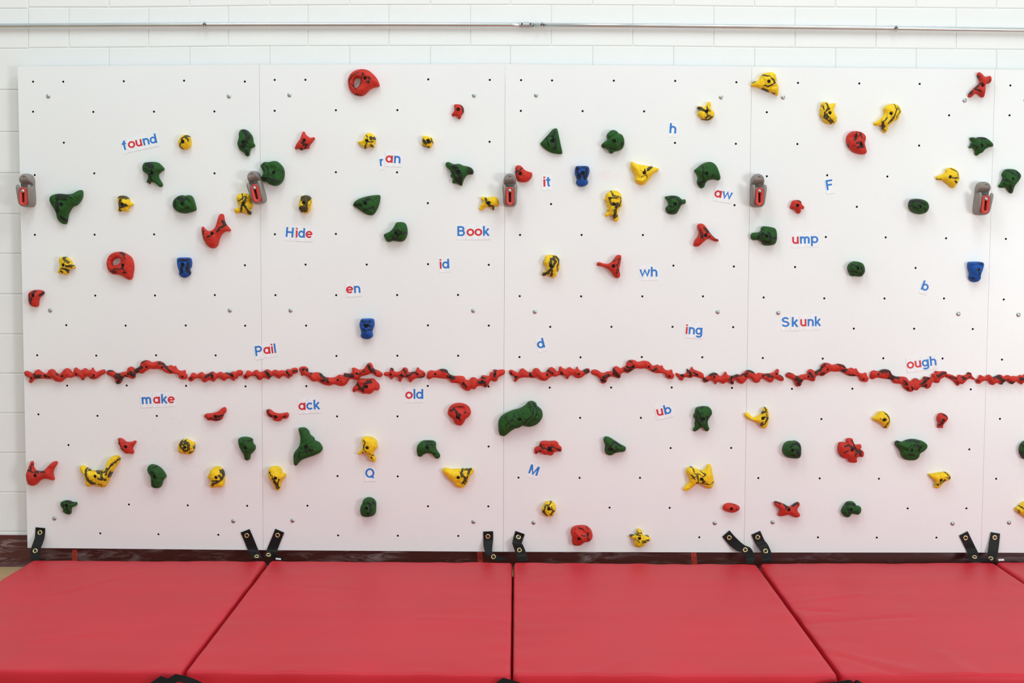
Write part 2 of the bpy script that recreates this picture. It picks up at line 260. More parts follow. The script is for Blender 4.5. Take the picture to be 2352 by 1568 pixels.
# cove base: upright face, small toe
prof = [(YW, 0.1615), (YW - .0035, 0.1615), (YW - .0045, 0.1615 - .003), (YW - .0045, .022), (YW - .007, .012), (YW - .013, .004), (YW - .015, 0), (YW, 0)]
n = len(prof); V = [(x, y, z) for x in (-9, 9) for y, z in prof]
F = [(i, (i + 1) % n, (i + 1) % n + n, i + n) for i in range(n)]
F = [tuple(reversed(x)) for x in F]
bb = tag(mesh_obj('baseboard_back', V, F, M['base']), 'scuffed maroon rubber cove base along the wall', kind='structure')
TAPES = [[[[-2199,26],[-2174,26],[-2173,88],[-2197,87]],[[[-2184,75],[-2184,64],[-2193,48]],[[-2186,49],[-2183,47],[-2177,48]]],"short red tape piece with a pen stroke near the far left strap"],[[[-130,22],[-104,22],[-110,89],[-136,89]],[[[-128,77],[-113,78],[-114,62],[-117,48]],[[-118,75],[-127,55]],[[-129,52],[-109,51]]],"red tape piece with scribbled strokes beside the curving strap at the second seam"],[[[960,15],[987,15],[980,89],[954,89]],[[[960,62],[961,67],[965,68],[969,63],[969,55],[961,40],[966,39],[976,40]],[[972,65],[974,69],[977,66],[977,60],[974,56],[979,55],[981,50],[980,45]]],"red tape piece with the number 23 written on it"]]
def strip(pts, w, y):
    V, F = [], []; P_ = [Vector(p) for p in pts]; n_ = len(P_)
    for i, p in enumerate(P_):
        d = (P_[min(i + 1, n_ - 1)] - P_[max(i - 1, 0)]); d.normalize(); nn = Vector((-d.y, d.x)) * w / 2
        V += [(p.x + nn.x, y, p.y + nn.y), (p.x - nn.x, y, p.y - nn.y)]
    for i in range(n_ - 1): F.append((2 * i, 2 * i + 1, 2 * i + 3, 2 * i + 2))
    return V, F
for q, marks, lab in TAPES:
    V = []
    for y in (YW - .0045, YW - .0052): V += [(x / 1000, y, z / 1000) for x, z in q]
    t = mesh_obj('tape_piece', V, [(4, 5, 6, 7), (0, 1, 5, 4), (1, 2, 6, 5), (2, 3, 7, 6), (3, 0, 4, 7)], M['tape'])
    tag(t, lab, 'tape', 'red tape pieces on the cove base')
    V, F = [], []
    for mk in marks:
        v, f = strip([(x / 1000, z / 1000) for x, z in mk], .0022, YW - .0055); F += [tuple(i + len(V) for i in q_) for q_ in f]; V += v
    mesh_obj('handwriting', V, F, M['ink'], t)

# ------------------------------------------------------------ climbing panels with real holes
PANELS = [[[[-24052,1088],[-12143,1033],[-12116,25248],[-24030,25124]],[[-23289,24384],[-21798,24390],[-18811,24423],[-15835,24462],[-12839,24430],[-23320,22919],[-20339,22920],[-17342,22943],[-14357,22965],[-21828,21406],[-20348,19905],[-14386,19930],[-23302,19809],[-23358,16856],[-20385,16875],[-17424,16904],[-12922,15391],[-20405,13849],[-17424,13867],[-14438,13902],[-21880,12367],[-18911,12357],[-15909,12376],[-12940,12378],[-23366,10851],[-20408,10847],[-17412,10877],[-14433,10885],[-21894,9333],[-18909,9352],[-15931,9349],[-12953,9335],[-23366,7876],[-20400,7817],[-17422,7825],[-21884,6332],[-18893,3327],[-15925,3296],[-12928,3287],[-20364,1845],[-17425,1814],[-14401,1801]],[[-22546,23675],[-13625,23710],[-22661,13104],[-13694,13143],[-22662,2604],[-13630,2515]],"first white climbing panel from the left, with the outermost edge showing"],[[[-12133,1033],[-15,1008],[-12,25326],[-12106,25248]],[[-11366,24517],[-9850,24528],[-3796,24573],[-765,24558],[-11379,23009],[-8357,23048],[-5320,23066],[-766,21534],[-8372,20009],[-5342,20016],[-3819,18504],[-11418,16934],[-8387,16964],[-9904,15437],[-6859,15450],[-3808,15485],[-787,15465],[-11415,13910],[-8386,13923],[-5347,13942],[-2315,13961],[-9896,12397],[-3814,12435],[-777,12438],[-8390,10884],[-5341,10909],[-2305,10923],[-9905,9360],[-3821,9399],[-779,9385],[-8372,7844],[-5341,7858],[-770,6358],[-8364,4824],[-5336,4821],[-9889,3308],[-3811,3309],[-772,3318],[-8351,1802],[-5335,1800],[-2286,1803]],[[-10638,23785],[-1534,23800],[-10663,13156],[-1554,13185],[-10642,2552],[-1519,2541]],"second white climbing panel, carrying the Hide, ran and Book cards"],[[[-5,1008],[12134,1033],[12121,25252],[-2,25326]],[[776,24553],[2302,24543],[5343,24544],[8366,24544],[11379,24491],[772,23052],[3818,23053],[6852,23054],[8394,21516],[11399,21485],[2291,18485],[11381,18468],[762,16953],[3816,16965],[6859,16973],[8393,15465],[11396,15434],[759,13913],[3818,13915],[6865,13929],[9883,13942],[2290,12390],[5342,12404],[8388,12417],[11411,12414],[762,10870],[3809,10872],[6871,10897],[9893,10900],[2281,9343],[5354,9362],[8382,9376],[11398,9367],[3816,7828],[6860,7842],[8370,6322],[11406,6342],[740,4788],[3811,4792],[6848,4806],[5333,3285],[8358,3289],[9871,1795]],[[1524,23822],[10630,23762],[1518,13145],[10628,13174],[1509,2511],[10634,2533]],"third white climbing panel, carrying the it, wh and M cards"],[[[12144,1033],[24078,1085],[24079,25163],[12131,25252]],[[12957,19897],[14409,24471],[17425,24455],[20397,24445],[12899,23034],[21886,22918],[14439,21486],[20446,21434],[15939,19958],[18916,19910],[17439,18411],[15936,16912],[18905,16908],[21900,16877],[14439,15419],[20424,15401],[12904,13900],[15922,13869],[18916,13876],[21876,13889],[17425,12368],[20429,12376],[23349,12372],[12912,10874],[15906,10860],[18926,10890],[21884,10892],[14399,9337],[17419,9356],[23335,9349],[15902,7822],[23348,6325],[15879,4821],[18852,4818],[12794,4823],[20333,3318],[23287,3333],[15851,1819],[18816,1822],[21819,1836]],[[13686,23763],[22625,23650],[13643,13144],[22604,13129],[13549,2592],[22600,2569]],"fourth white climbing panel, carrying the ump and Skunk cards"],[[[24088,1085],[36270,1085],[36271,25063],[24089,25163]],[[24860,24387],[24860,22930],[24862,16856],[24848,13852],[24849,10850],[24838,7875],[24739,4841]],[[25634,23672],[25594,13098],[25445,2628]],"fifth white climbing panel, cut off by the right edge of the photo"]]
bolt_v, bolt_f = lathe([(.0106, 0), (.0108, -.0012), (.0098, -.0022), (.0074, -.0026), (.0066, -.0030), (.0064, -.0048), (.0056, -.0058), (.0030, -.0062)], 20)
bolt_me = None
for pi, (cor, holes, bolts, lab) in enumerate(PANELS):
    c4 = [(x / 10000, z / 10000) for x, z in cor]
    root = empty('climbing_board', (sum(c[0] for c in c4) / 4, 0, min(c[1] for c in c4)))
    tag(root, lab, 'climbing panel', 'white climbing wall panels'); ox, oz = root.location.x, root.location.z
    P2 = [Vector((x - ox, z - oz)) for x, z in c4]; E = [(i, (i + 1) % 4) for i in range(4)]; rims = []
    K = 10; R = .0056; HC = []
    for x, z in holes:
        cx, cz = x / 10000 - ox, z / 10000 - oz; s = len(P2); HC.append((cx, cz))
        P2 += [Vector((cx + R * math.cos(2 * math.pi * k / K), cz + R * math.sin(2 * math.pi * k / K))) for k in range(K)]
        E += [(s + k, s + (k + 1) % K) for k in range(K)]; rims.append(s)
    vo, eo, fo, ov, oe, of = delaunay_2d_cdt(P2, E, [tuple(range(4))], 1, 1e-6)
    hc = np.array(HC); F = []
    for q in fo:
        c = sum((vo[i] for i in q), Vector((0, 0))) / len(q)
        if np.min(np.hypot(hc[:, 0] - c.x, hc[:, 1] - c.y)) < R * .97: continue
        F.append(tuple(q))
    V = [(a.x, 0, a.y) for a in vo]; inv = {}
    for i, l in enumerate(ov):
        for k in l: inv[k] = i
    T_ = .018
    for i in range(4):
        a, b_ = inv[i], inv[(i + 1) % 4]; s = len(V)
        V += [(V[a][0], T_, V[a][2]), (V[b_][0], T_, V[b_][2])]; F.append((b_, a, s, s + 1))
    s0 = len(V); V += [(a.x, T_, a.y) for a in P2[:4]]; F.append((s0 + 3, s0 + 2, s0 + 1, s0))
    for s in rims:
        s1 = len(V); V += [(P2[s + k].x, .013, P2[s + k].y) for k in range(K)]
        for k in range(K): F.append((inv[s + k], inv[s + (k + 1) % K], s1 + (k + 1) % K, s1 + k))
    mesh_obj('face_sheet', V, F, M.get('panel%d' % pi, M['panel']), root)
    V, F = [], []
    for cx, cz in HC:
        v, f = lathe([(.0057, .0040), (.0043, .0040), (.0040, .0130)], 10); F += [tuple(i + len(V) for i in q) for q in f]; V += [(a + cx, y, z + cz) for a, y, z in v]
    tag(mesh_obj('hole_insert', V, F, M['insert'], root), kind='stuff')
    for sx_ in (-.55, 0, .55):
        v, f = box((sx_ - .03, T_, .04), (sx_ + .03, YW - .001, 2.38)); mesh_obj('batten', v, f, M['wood'], root)
    for x, z in bolts:
        if bolt_me is None:
            o = mesh_obj('mounting_bolt', bolt_v, bolt_f, M['chrome'], root, True); bolt_me = o.data
        else:
            o = bpy.data.objects.new('mounting_bolt', bolt_me); COL.objects.link(o); o.parent = root
        o.location = (x / 10000 - ox, -.0002, z / 10000 - oz)

# ------------------------------------------------------------ conduit
PIPE = [[-59565, 26796], [-35792, 27034], [-29318, 27101], [-25005, 27159], [-21772, 27189], [-18539, 27218], [-15308, 27240], [-12078, 27261], [-5620, 27289], [188, 27296], [6639, 27278], [13087, 27238], [19102, 27197], [25588, 27137], [31986, 27055], [52365, 26835]]; PY = YW - .021; PR = .0105
def tube(pts, r, n_=16):
    V, F = [], []
    for i, p in enumerate(pts):
        for k in range(n_):
            a = 2 * math.pi * k / n_; V.append((p[0], p[1] + r * math.cos(a), p[2] + r * math.sin(a)))
    for i in range(len(pts) - 1):
        for k in range(n_):
            a, b_ = i * n_ + k, i * n_ + (k + 1) % n_; F.append((a, a + n_, b_ + n_, b_))
    F.append(tuple(range(n_))); F.append(tuple(reversed(range((len(pts) - 1) * n_, len(pts) * n_))))
    return V, F
pp = [(x / 10000, PY, z / 10000) for x, z in PIPE]
pr = empty('conduit_pipe', (0, PY, pp[len(pp) // 2][2])); tag(pr, 'galvanised steel conduit running along the block wall above the panels', 'pipe')
dz = pr.location.z
def pz(x): return float(np.interp(x, [a[0] for a in pp], [a[2] for a in pp]))
jx = 0.1016
left = [p for p in pp if p[0] < jx] + [(jx, PY, pz(jx))]; right = [(jx, PY, pz(jx))] + [p for p in pp if p[0] > jx]
for seg in (left, right):
    V, F = tube([(x, 0, z - dz) for x, y, z in seg], PR); mesh_obj('tube', V, F, M['galv'], pr, True)
V, F = tube([(jx - .031, 0, pz(jx) - dz), (jx - .0300, 0, pz(jx) - dz), (jx + .030, 0, pz(jx) - dz), (jx + .031, 0, pz(jx) - dz)], .0128); cp = mesh_obj('coupling', V, F, M['chrome'], pr, True)
for s in (-.021, .021):
    v, f = lathe([(.0042, 0), (.0042, -.004), (.003, -.005), (.0012, -.0052)], 10); o = mesh_obj('set_screw', v, f, M['bolt'], cp); o.location = (jx + s, -.0118, pz(jx) - dz + .003)
for cx in [-1.4856, 0.1801, 1.9248]:
    z = pz(cx) - dz; V, F = [], []
    for k in range(19):
        a = math.radians(-60 + 300 * k / 18)
        for xx in (-.007, .007):
            for rr in (.0108, .0125): V.append((cx + xx, -rr * math.cos(a - math.pi / 2) if 0 else -rr * math.sin(a), z + rr * math.cos(a)))
    for k in range(18):
        a = 4 * k; F += [(a, a + 1, a + 5, a + 4), (a + 2, a + 6, a + 7, a + 3), (a + 1, a + 3, a + 7, a + 5), (a, a + 4, a + 6, a + 2)]
    cl = mesh_obj('pipe_clamp', V, F, M['galv'], pr)
    v, f = box((cx - .008, -.0185, z + .0005), (cx + .008, -.0105, z + .0030)); v2, f2 = box((cx - .008, -.0185, z - .0040), (cx + .008, -.0105, z - .0018))
    mesh_obj('clamp_ear', v + v2, f + [tuple(i + 8 for i in q) for q in f2], M['bolt'], cl)
    V, F = [], []
    for zz, r in ((.011, .0035), (.0115, .005), (.0035, .005), (.003, .0028), (-.018, .0028)):
        for k in range(8): V.append((cx + r * math.cos(k * math.pi / 4), -.015 + r * math.sin(k * math.pi / 4), z + zz))
    for i in range(4):
        for k in range(8): F.append((i * 8 + k, i * 8 + (k + 1) % 8, i * 8 + 8 + (k + 1) % 8, i * 8 + 8 + k))
    F += [tuple(range(8)), tuple(range(39, 31, -1))]
    mesh_obj('clamp_bolt', V, F, M['chrome'], cl)

# ------------------------------------------------------------ mats
MATS = [[[[-2341, -102], [-1178, -106], [-1177, -1895], [-2415, -1884]], "leftmost red vinyl mat, its left side cut by the photo edge", [[-2.327, -0.595, -1.886, -0.149, 0.03, -0.003], [-2.015, -0.762, -1.727, -0.332, 0.02, 0.0025], [-1.863, -1.499, -1.626, -1.4, 0.03, 0.002]]], [[[-1161, -96], [44, -104], [45, -1906], [-1164, -1894]], "second red vinyl mat from the left, under the first and second seams", [[-0.329, -1.141, 0.001, -1.169, 0.03, 0.002], [-0.978, -0.62, -0.662, -0.696, 0.03, -0.0015]]], [[[53, -108], [1256, -129], [1256, -1896], [53, -1911]], "third red vinyl mat, in the middle right, square-on to the camera", [[0.064, -1.898, 0.326, -1.92, 0.02, 0.002], [0.328, -1.894, 0.462, -1.754, 0.03, 0.002], [0.053, -0.472, 0.297, -0.38, 0.03, -0.002]]], [[[1277, -106], [2453, -57], [2462, -1876], [1274, -1888]], "fourth red vinyl mat from the left, wrinkled, ending near the right edge", [[1.252, -0.967, 1.439, -1.019, 0.022, -0.004], [1.287, -1.197, 1.744, -1.093, 0.022, -0.004], [1.278, -0.854, 1.639, -0.71, 0.022, 0.0035], [1.281, -1.566, 1.534, -1.819, 0.03, 0.003], [1.322, -1.654, 1.478, -1.874, 0.02, -0.003], [1.72, -1.618, 1.768, -1.87, 0.03, 0.0025], [1.229, -1.112, 1.407, -1.073, 0.018, 0.003]]], [[[2469, -42], [3669, -42], [3683, -1876], [2483, -1876]], "last red vinyl mat, of which only a corner shows at the right edge", []]]
def mat_mesh(c, T_, seed, wr):
    # c: rear-left, rear-right, front-right, front-left (metres); pillow with rounded edges
    nx, ny = 90, 110; r = .014
    def edge(t, L):   # param -> position along and inset profile
        return t
    us = np.concatenate([[0, .002, .005, .010], np.linspace(.018, .982, nx - 8), [.990, .995, .998, 1]])
    vs = np.concatenate([[0, .0015, .004, .007], np.linspace(.013, .987, ny - 8), [.993, .996, .9985, 1]])
    c = [Vector(p) for p in c]; V = []; W = len(us)
    for v_ in vs:
        for u in us:
            a = c[0].lerp(c[1], u); b_ = c[3].lerp(c[2], u); p = a.lerp(b_, v_)
            dx = min(u, 1 - u) * 1.2; dy = min(v_, 1 - v_) * 1.8; d = min(dx, dy)
            drop = 0
            for q in (dx, dy):
                if q < r: drop = max(drop, r - math.sqrt(max(0, r * r - (r - q) ** 2)))
            puff = .0035 * (1 - math.exp(-d / .12)) - .0035
            wv = .0030 * noise.noise(Vector((p.x * 1.1, p.y * 5.5, seed))) + .0012 * noise.noise(Vector((p.x * 6, p.y * 2, seed + 5)))
            ec = math.exp(-d / .10); wv += ec * .0045 * noise.noise(Vector((p.x * 9, p.y * 9, seed + 9)))
            for x0, y0, x1, y1, wd, am_ in wr:
                dd = float(seg_dist(np.array([[p.x, p.y]]), (x0, y0), (x1, y1))[0]); wv += am_ * math.exp(-(dd / wd) ** 2)
            cr_ = .018; ax, ay = min(u, 1 - u) * 1.2, min(v_, 1 - v_) * 1.8
            if ax < cr_ and ay < cr_:      # rounded plan corners
                kx, ky = cr_ - ax, cr_ - ay; m_ = max(kx, ky); L_ = math.hypot(kx, ky); sc_ = m_ / L_ if L_ > 1e-9 else 1
                p = p + Vector(((kx - kx * sc_) * (1 if u < .5 else -1), (ky - ky * sc_) * (-1 if v_ < .5 else 1), 0))
            V.append((p.x, p.y, T_ + puff + wv * min(1, d / .01) - drop))
    F = []
    for j in range(len(vs) - 1):
        for i in range(W - 1):
            a = j * W + i; F.append((a, a + W, a + W + 1, a + 1))
    ring = [i for i in range(W)] + [j * W + W - 1 for j in range(1, len(vs))] + [(len(vs) - 1) * W + i for i in range(W - 2, -1, -1)] + [j * W for j in range(len(vs) - 2, 0, -1)]
    prev = ring
    ctr = sum(c, Vector((0, 0, 0))) / 4
    for z, o_ in ((.045, .0015), (.018, .0012), (.004, 0), (0.0005, -.004)):
        cur = []
        for k, i in enumerate(ring):
            x, y, _ = V[i]; s = len(V)
            wob = .0006 * noise.noise(Vector((x * 14, y * 14, z * 60 + seed)))
            V.append((x + math.copysign(o_ + wob, x - ctr.x) * (1 if abs(x - ctr.x) > .5 else 0), y + math.copysign(o_ + wob, y - ctr.y) * (1 if abs(y - ctr.y) > .85 else 0), z)); cur.append(s)
        m_ = len(ring)
        for k in range(m_): F.append((prev[k], prev[(k + 1) % m_], cur[(k + 1) % m_], cur[k]))
        prev = cur
    F.append(tuple(prev))
    return V, F
for i, (c, lab, wr) in enumerate(MATS):
    c = [(x / 1000, y / 1000, 0) for x, y in c]; ctr = (sum(p[0] for p in c) / 4, sum(p[1] for p in c) / 4)
    V, F = mat_mesh(c, 0.0752, i * 3.7 + 1, wr)
    o = mesh_obj('gym_mat', [(x - ctr[0], y - ctr[1], z) for x, y, z in V], F, M['vinyl'], None, True); o.location = (ctr[0], ctr[1], 0)
    tag(o, lab, 'mat', 'red gym mats under the climbing wall')

# ------------------------------------------------------------ holds
hex_me = {}
def bolt_mesh(r):
    k = round(r, 4)
    if k in hex_me: return hex_me[k]
    n_ = 18; V = []
    for rr, y in ((1, .012), (1, -.001), (.9, -.0022), (.55, -.0022)):
        for q in range(n_):
            a = 2 * math.pi * q / n_; hx = 1
            if rr == .55: hx = .9 / math.cos((a % (math.pi / 3)) - math.pi / 6)
            V.append((r * rr * hx * math.cos(a), y, r * rr * hx * math.sin(a)))
    for q in range(n_):
        x, y, z = V[3 * n_ + q]; V.append((x, .003, z))
    F = []
    for i in range(4):
        for q in range(n_):
            a, b_ = i * n_ + q, i * n_ + (q + 1) % n_; F.append((a, b_, b_ + n_, a + n_))
    F.append(tuple(4 * n_ + q for q in range(n_)))
    me = bpy.data.meshes.new('bolt'); me.from_pydata(V, [], F); me.materials.append(M['bolt']); hex_me[k] = me; return me
def poisson(mask, iters):
    u = np.zeros(mask.shape); m_ = mask.astype(float)
    for _ in range(iters):
        u = .25 * (np.roll(u, 1, 0) + np.roll(u, -1, 0) + np.roll(u, 1, 1) + np.roll(u, -1, 1) + 1) * m_
    return u
def build_hold(name, outline, inner, H, d0, bolts, strokes, feats, mat, vein, rail, seed, root):
    """outline etc. in metres, local to the hold (x, z); height grows towards -Y"""
    L = smooth_loop(outline, .0022)
    area2 = .5 * abs(np.sum(L[:, 0] * np.roll(L[:, 1], -1) - np.roll(L[:, 0], -1) * L[:, 1]))
    h = .0026 if area2 < .02 else .0030
    I = smooth_loop(inner, .0022)[::-1] if inner else None
    lo = L.min(0) - 2 * h; hi = L.max(0) + 2 * h
    nx = int((hi[0] - lo[0]) / h) + 1; nz = int((hi[1] - lo[1]) / h) + 1
    gx = lo[0] + h * np.arange(nx); gz = lo[1] + h * np.arange(nz)
    G = np.stack(np.meshgrid(gx, gz, indexing='ij'), -1).reshape(-1, 2)
    ins = inside(L, G)
    if I is not None: ins &= ~inside(I, G)
    mask = ins.reshape(nx, nz); u = poisson(mask, 420) * h * h
    B = L if I is None else np.vstack([L, I])
    def bdist(P_):
        return np.sqrt(((P_[:, None, :] - B[None]) ** 2).sum(-1)).min(1)
    def samp(P_):
        fx = np.clip((P_[:, 0] - lo[0]) / h, 0, nx - 1.001); fz = np.clip((P_[:, 1] - lo[1]) / h, 0, nz - 1.001)
        i, j = fx.astype(int), fz.astype(int); a, b_ = fx - i, fz - j
        return u[i, j] * (1 - a) * (1 - b_) + u[i + 1, j] * a * (1 - b_) + u[i, j + 1] * (1 - a) * b_ + u[i + 1, j + 1] * a * b_
    def normals(Q):
        t = np.roll(Q, -1, 0) - np.roll(Q, 1, 0); t /= np.linalg.norm(t, axis=1)[:, None]; return np.stack([-t[:, 1], t[:, 0]], 1)
    loops = [L] + ([I] if I is not None else [])
    umax = u.max(); Rm = math.sqrt(umax); top = H - d0
    pts = []; hts = []
    def prof(uu):   # 0..1
        s = np.sqrt(np.clip(uu, 0, None)) / Rm
        return s ** .85
    for Q in loops:
        pts.append(Q); hts.append(np.zeros(len(Q)))
    nb = sum(len(Q) for Q in loops)
    for Q in loops:
        nn = normals(Q); deep = samp(Q + nn * h * 1.6)
        for off in (.0007, .0022, .0042):
            P_ = Q + nn * off; ok = (bdist(P_) > off * .86) & inside(L, P_)
            if I is not None: ok &= ~inside(I, P_)
            if off > .004: ok &= (np.arange(len(P_)) % 2 == 0)
            uu = np.where(off < h * 1.6, deep * off / (h * 1.6), samp(P_))
            pts.append(P_[ok]); hts.append(prof(uu[ok]))
    Gi = G[ins]; gd = bdist(Gi); Gi = Gi[gd > .0056]
    rb = .0058 if rail else .0094
    bc = np.array([b_[:2] for b_ in bolts])
    allp = [(p, q) for p, q in zip(pts, hts)]
    allp.append((Gi, prof(samp(Gi))))
    P_ = np.vstack([a for a, _ in allp]); Z = np.concatenate([b_ for _, b_ in allp]); isb = np.arange(len(P_)) < nb
    if len(bc):
        dmin = np.min(np.hypot(P_[:, 0][:, None] - bc[:, 0], P_[:, 1][:, None] - bc[:, 1]), 1)
        keep = isb | (dmin > rb * 1.12); P_, Z, isb = P_[keep], Z[keep], isb[keep]
    circ = []; K = 18
    for bx, bz in bc:
        q = np.array([(bx + rb * math.cos(2 * math.pi * k / K), bz + rb * math.sin(2 * math.pi * k / K)) for k in range(K)])
        if bdist(q).min() < .0012 or not inside(L, q).all(): circ.append(None); continue
        circ.append((len(P_), q)); P_ = np.vstack([P_, q]); Z = np.concatenate([Z, prof(samp(q))]); isb = np.concatenate([isb, np.zeros(K, bool)])
    # relief: height, lobes, ridges
    hgt = d0 + top * Z
    zc = (P_[:, 1] - P_[:, 1].mean()) / max(1e-6, np.ptp(P_[:, 1]))
    env = np.clip(Z * 2.2, 0, 1)
    hgt += env * top * .10 * zc * 2
    for x0, z0, x1, z1, wd, amp in feats:
        d = seg_dist(P_, (x0, z0), (x1, z1)); hgt += env * amp * np.exp(-(d / wd) ** 2)
    nz1 = np.array([noise.noise(Vector((x * 26 + seed * 3.1, z * 26, seed))) for x, z in P_]); nz2 = np.array([noise.noise(Vector((x * 70 + seed, z * 70, seed * 2))) for x, z in P_])
    nz3 = np.array([noise.noise(Vector((x * 17 + seed * 5.3, z * 17 - seed, seed * 1.7))) for x, z in P_])
    hgt += env * (nz1 * (.0065 if not rail else .0035) + nz2 * (.0020 if not rail else .0018) - np.exp(-(nz3 / .055) ** 2) * (.0026 if not rail else .0016))
    hgt = np.where(isb, d0, np.maximum(hgt, d0 + .0002))
    E = []; s = 0
    for Q in loops: E += [(s + i, s + (i + 1) % len(Q)) for i in range(len(Q))]; s += len(Q)
    for c_ in circ:
        if c_: E += [(c_[0] + k, c_[0] + (k + 1) % K) for k in range(K)]
    vo, eo, fo, ov, oe, of = delaunay_2d_cdt([Vector(p) for p in P_], E, [tuple(range(len(L)))], 1, 1e-7)
    inv = {}
    for i, l in enumerate(ov):
        for k in l: inv[k] = i
    hv = [d0] * len(vo)
    for k, i in inv.items(): hv[i] = hgt[k]
    cen = np.array([sum((np.array(vo[i]) for i in q), np.zeros(2)) / len(q) for q in fo]); kill = np.zeros(len(fo), bool)
    if I is not None: kill |= inside(I[::-1], cen)
    for c_, b_ in zip(circ, bc):
        if c_: kill |= np.hypot(cen[:, 0] - b_[0], cen[:, 1] - b_[1]) < rb * .97
    V = [(a.x, -hv[i], a.y) for i, a in enumerate(vo)]; F = [tuple(q) for q, k in zip(fo, kill) if not k]
    s = 0
    for li, Q in enumerate(loops):
        n_ = len(Q); mid = len(V); V += [(x, -d0 * .5, z) for x, z in Q]; b0 = len(V)
        V += [(x, 0, z) for x, z in Q]
        for k in range(n_):
            a, b_ = inv[s + k], inv[s + (k + 1) % n_]; m0, m1 = mid + k, mid + (k + 1) % n_; g0, g1 = b0 + k, b0 + (k + 1) % n_
            F += [(b_, a, m0, m1), (m1, m0, g0, g1)]
        s += n_
    for c_ in circ:
        if not c_: continue
        hm = float(np.mean([hgt[c_[0] + k] for k in range(K)])); fl = max(.002, hm - (.017 if not rail else .008)); s1 = len(V)
        V += [(x, -fl, z) for x, z in c_[1]]
        for k in range(K):
            a, b_ = inv[c_[0] + k], inv[c_[0] + (k + 1) % K]; F.append((a, b_, s1 + (k + 1) % K, s1 + k))
        F.append(tuple(s1 + k for k in range(K)))
        o = bpy.data.objects.new('bolt', bolt_mesh(rb * .78)); COL.objects.link(o); o.parent = root
        cx, cz = c_[1].mean(0); o.location = (cx, -fl - .0045, cz)
    A2 = np.array([(v_[0] + .0042 * noise.noise(Vector((v_[0] * 75, v_[2] * 75, seed))) + .003 * noise.noise(Vector((v_[0] * 28, v_[2] * 28, seed + 3))),
                    v_[2] + .0042 * noise.noise(Vector((v_[0] * 75, v_[2] * 75, seed + 20))) + .003 * noise.noise(Vector((v_[0] * 28, v_[2] * 28, seed + 9)))) for v_ in V])
    wv = np.array([noise.noise(Vector((v_[0] * 45, v_[2] * 45, seed + 31))) for v_ in V]); md = np.full(len(V), .03)
    for wd, pl in strokes:
        for a, b_ in zip(pl[:-1], pl[1:]) if len(pl) > 1 else [(pl[0], pl[0])]:
            md = np.minimum(md, seg_dist(A2, a, b_) - wd * (.68 if rail else .54))
    return mesh_obj(name, V, F, mat, root, True, {'marble': ((md - wv * .0022 + .0002) * 1000).tolist(), 'vein': [vein] * len(V)})
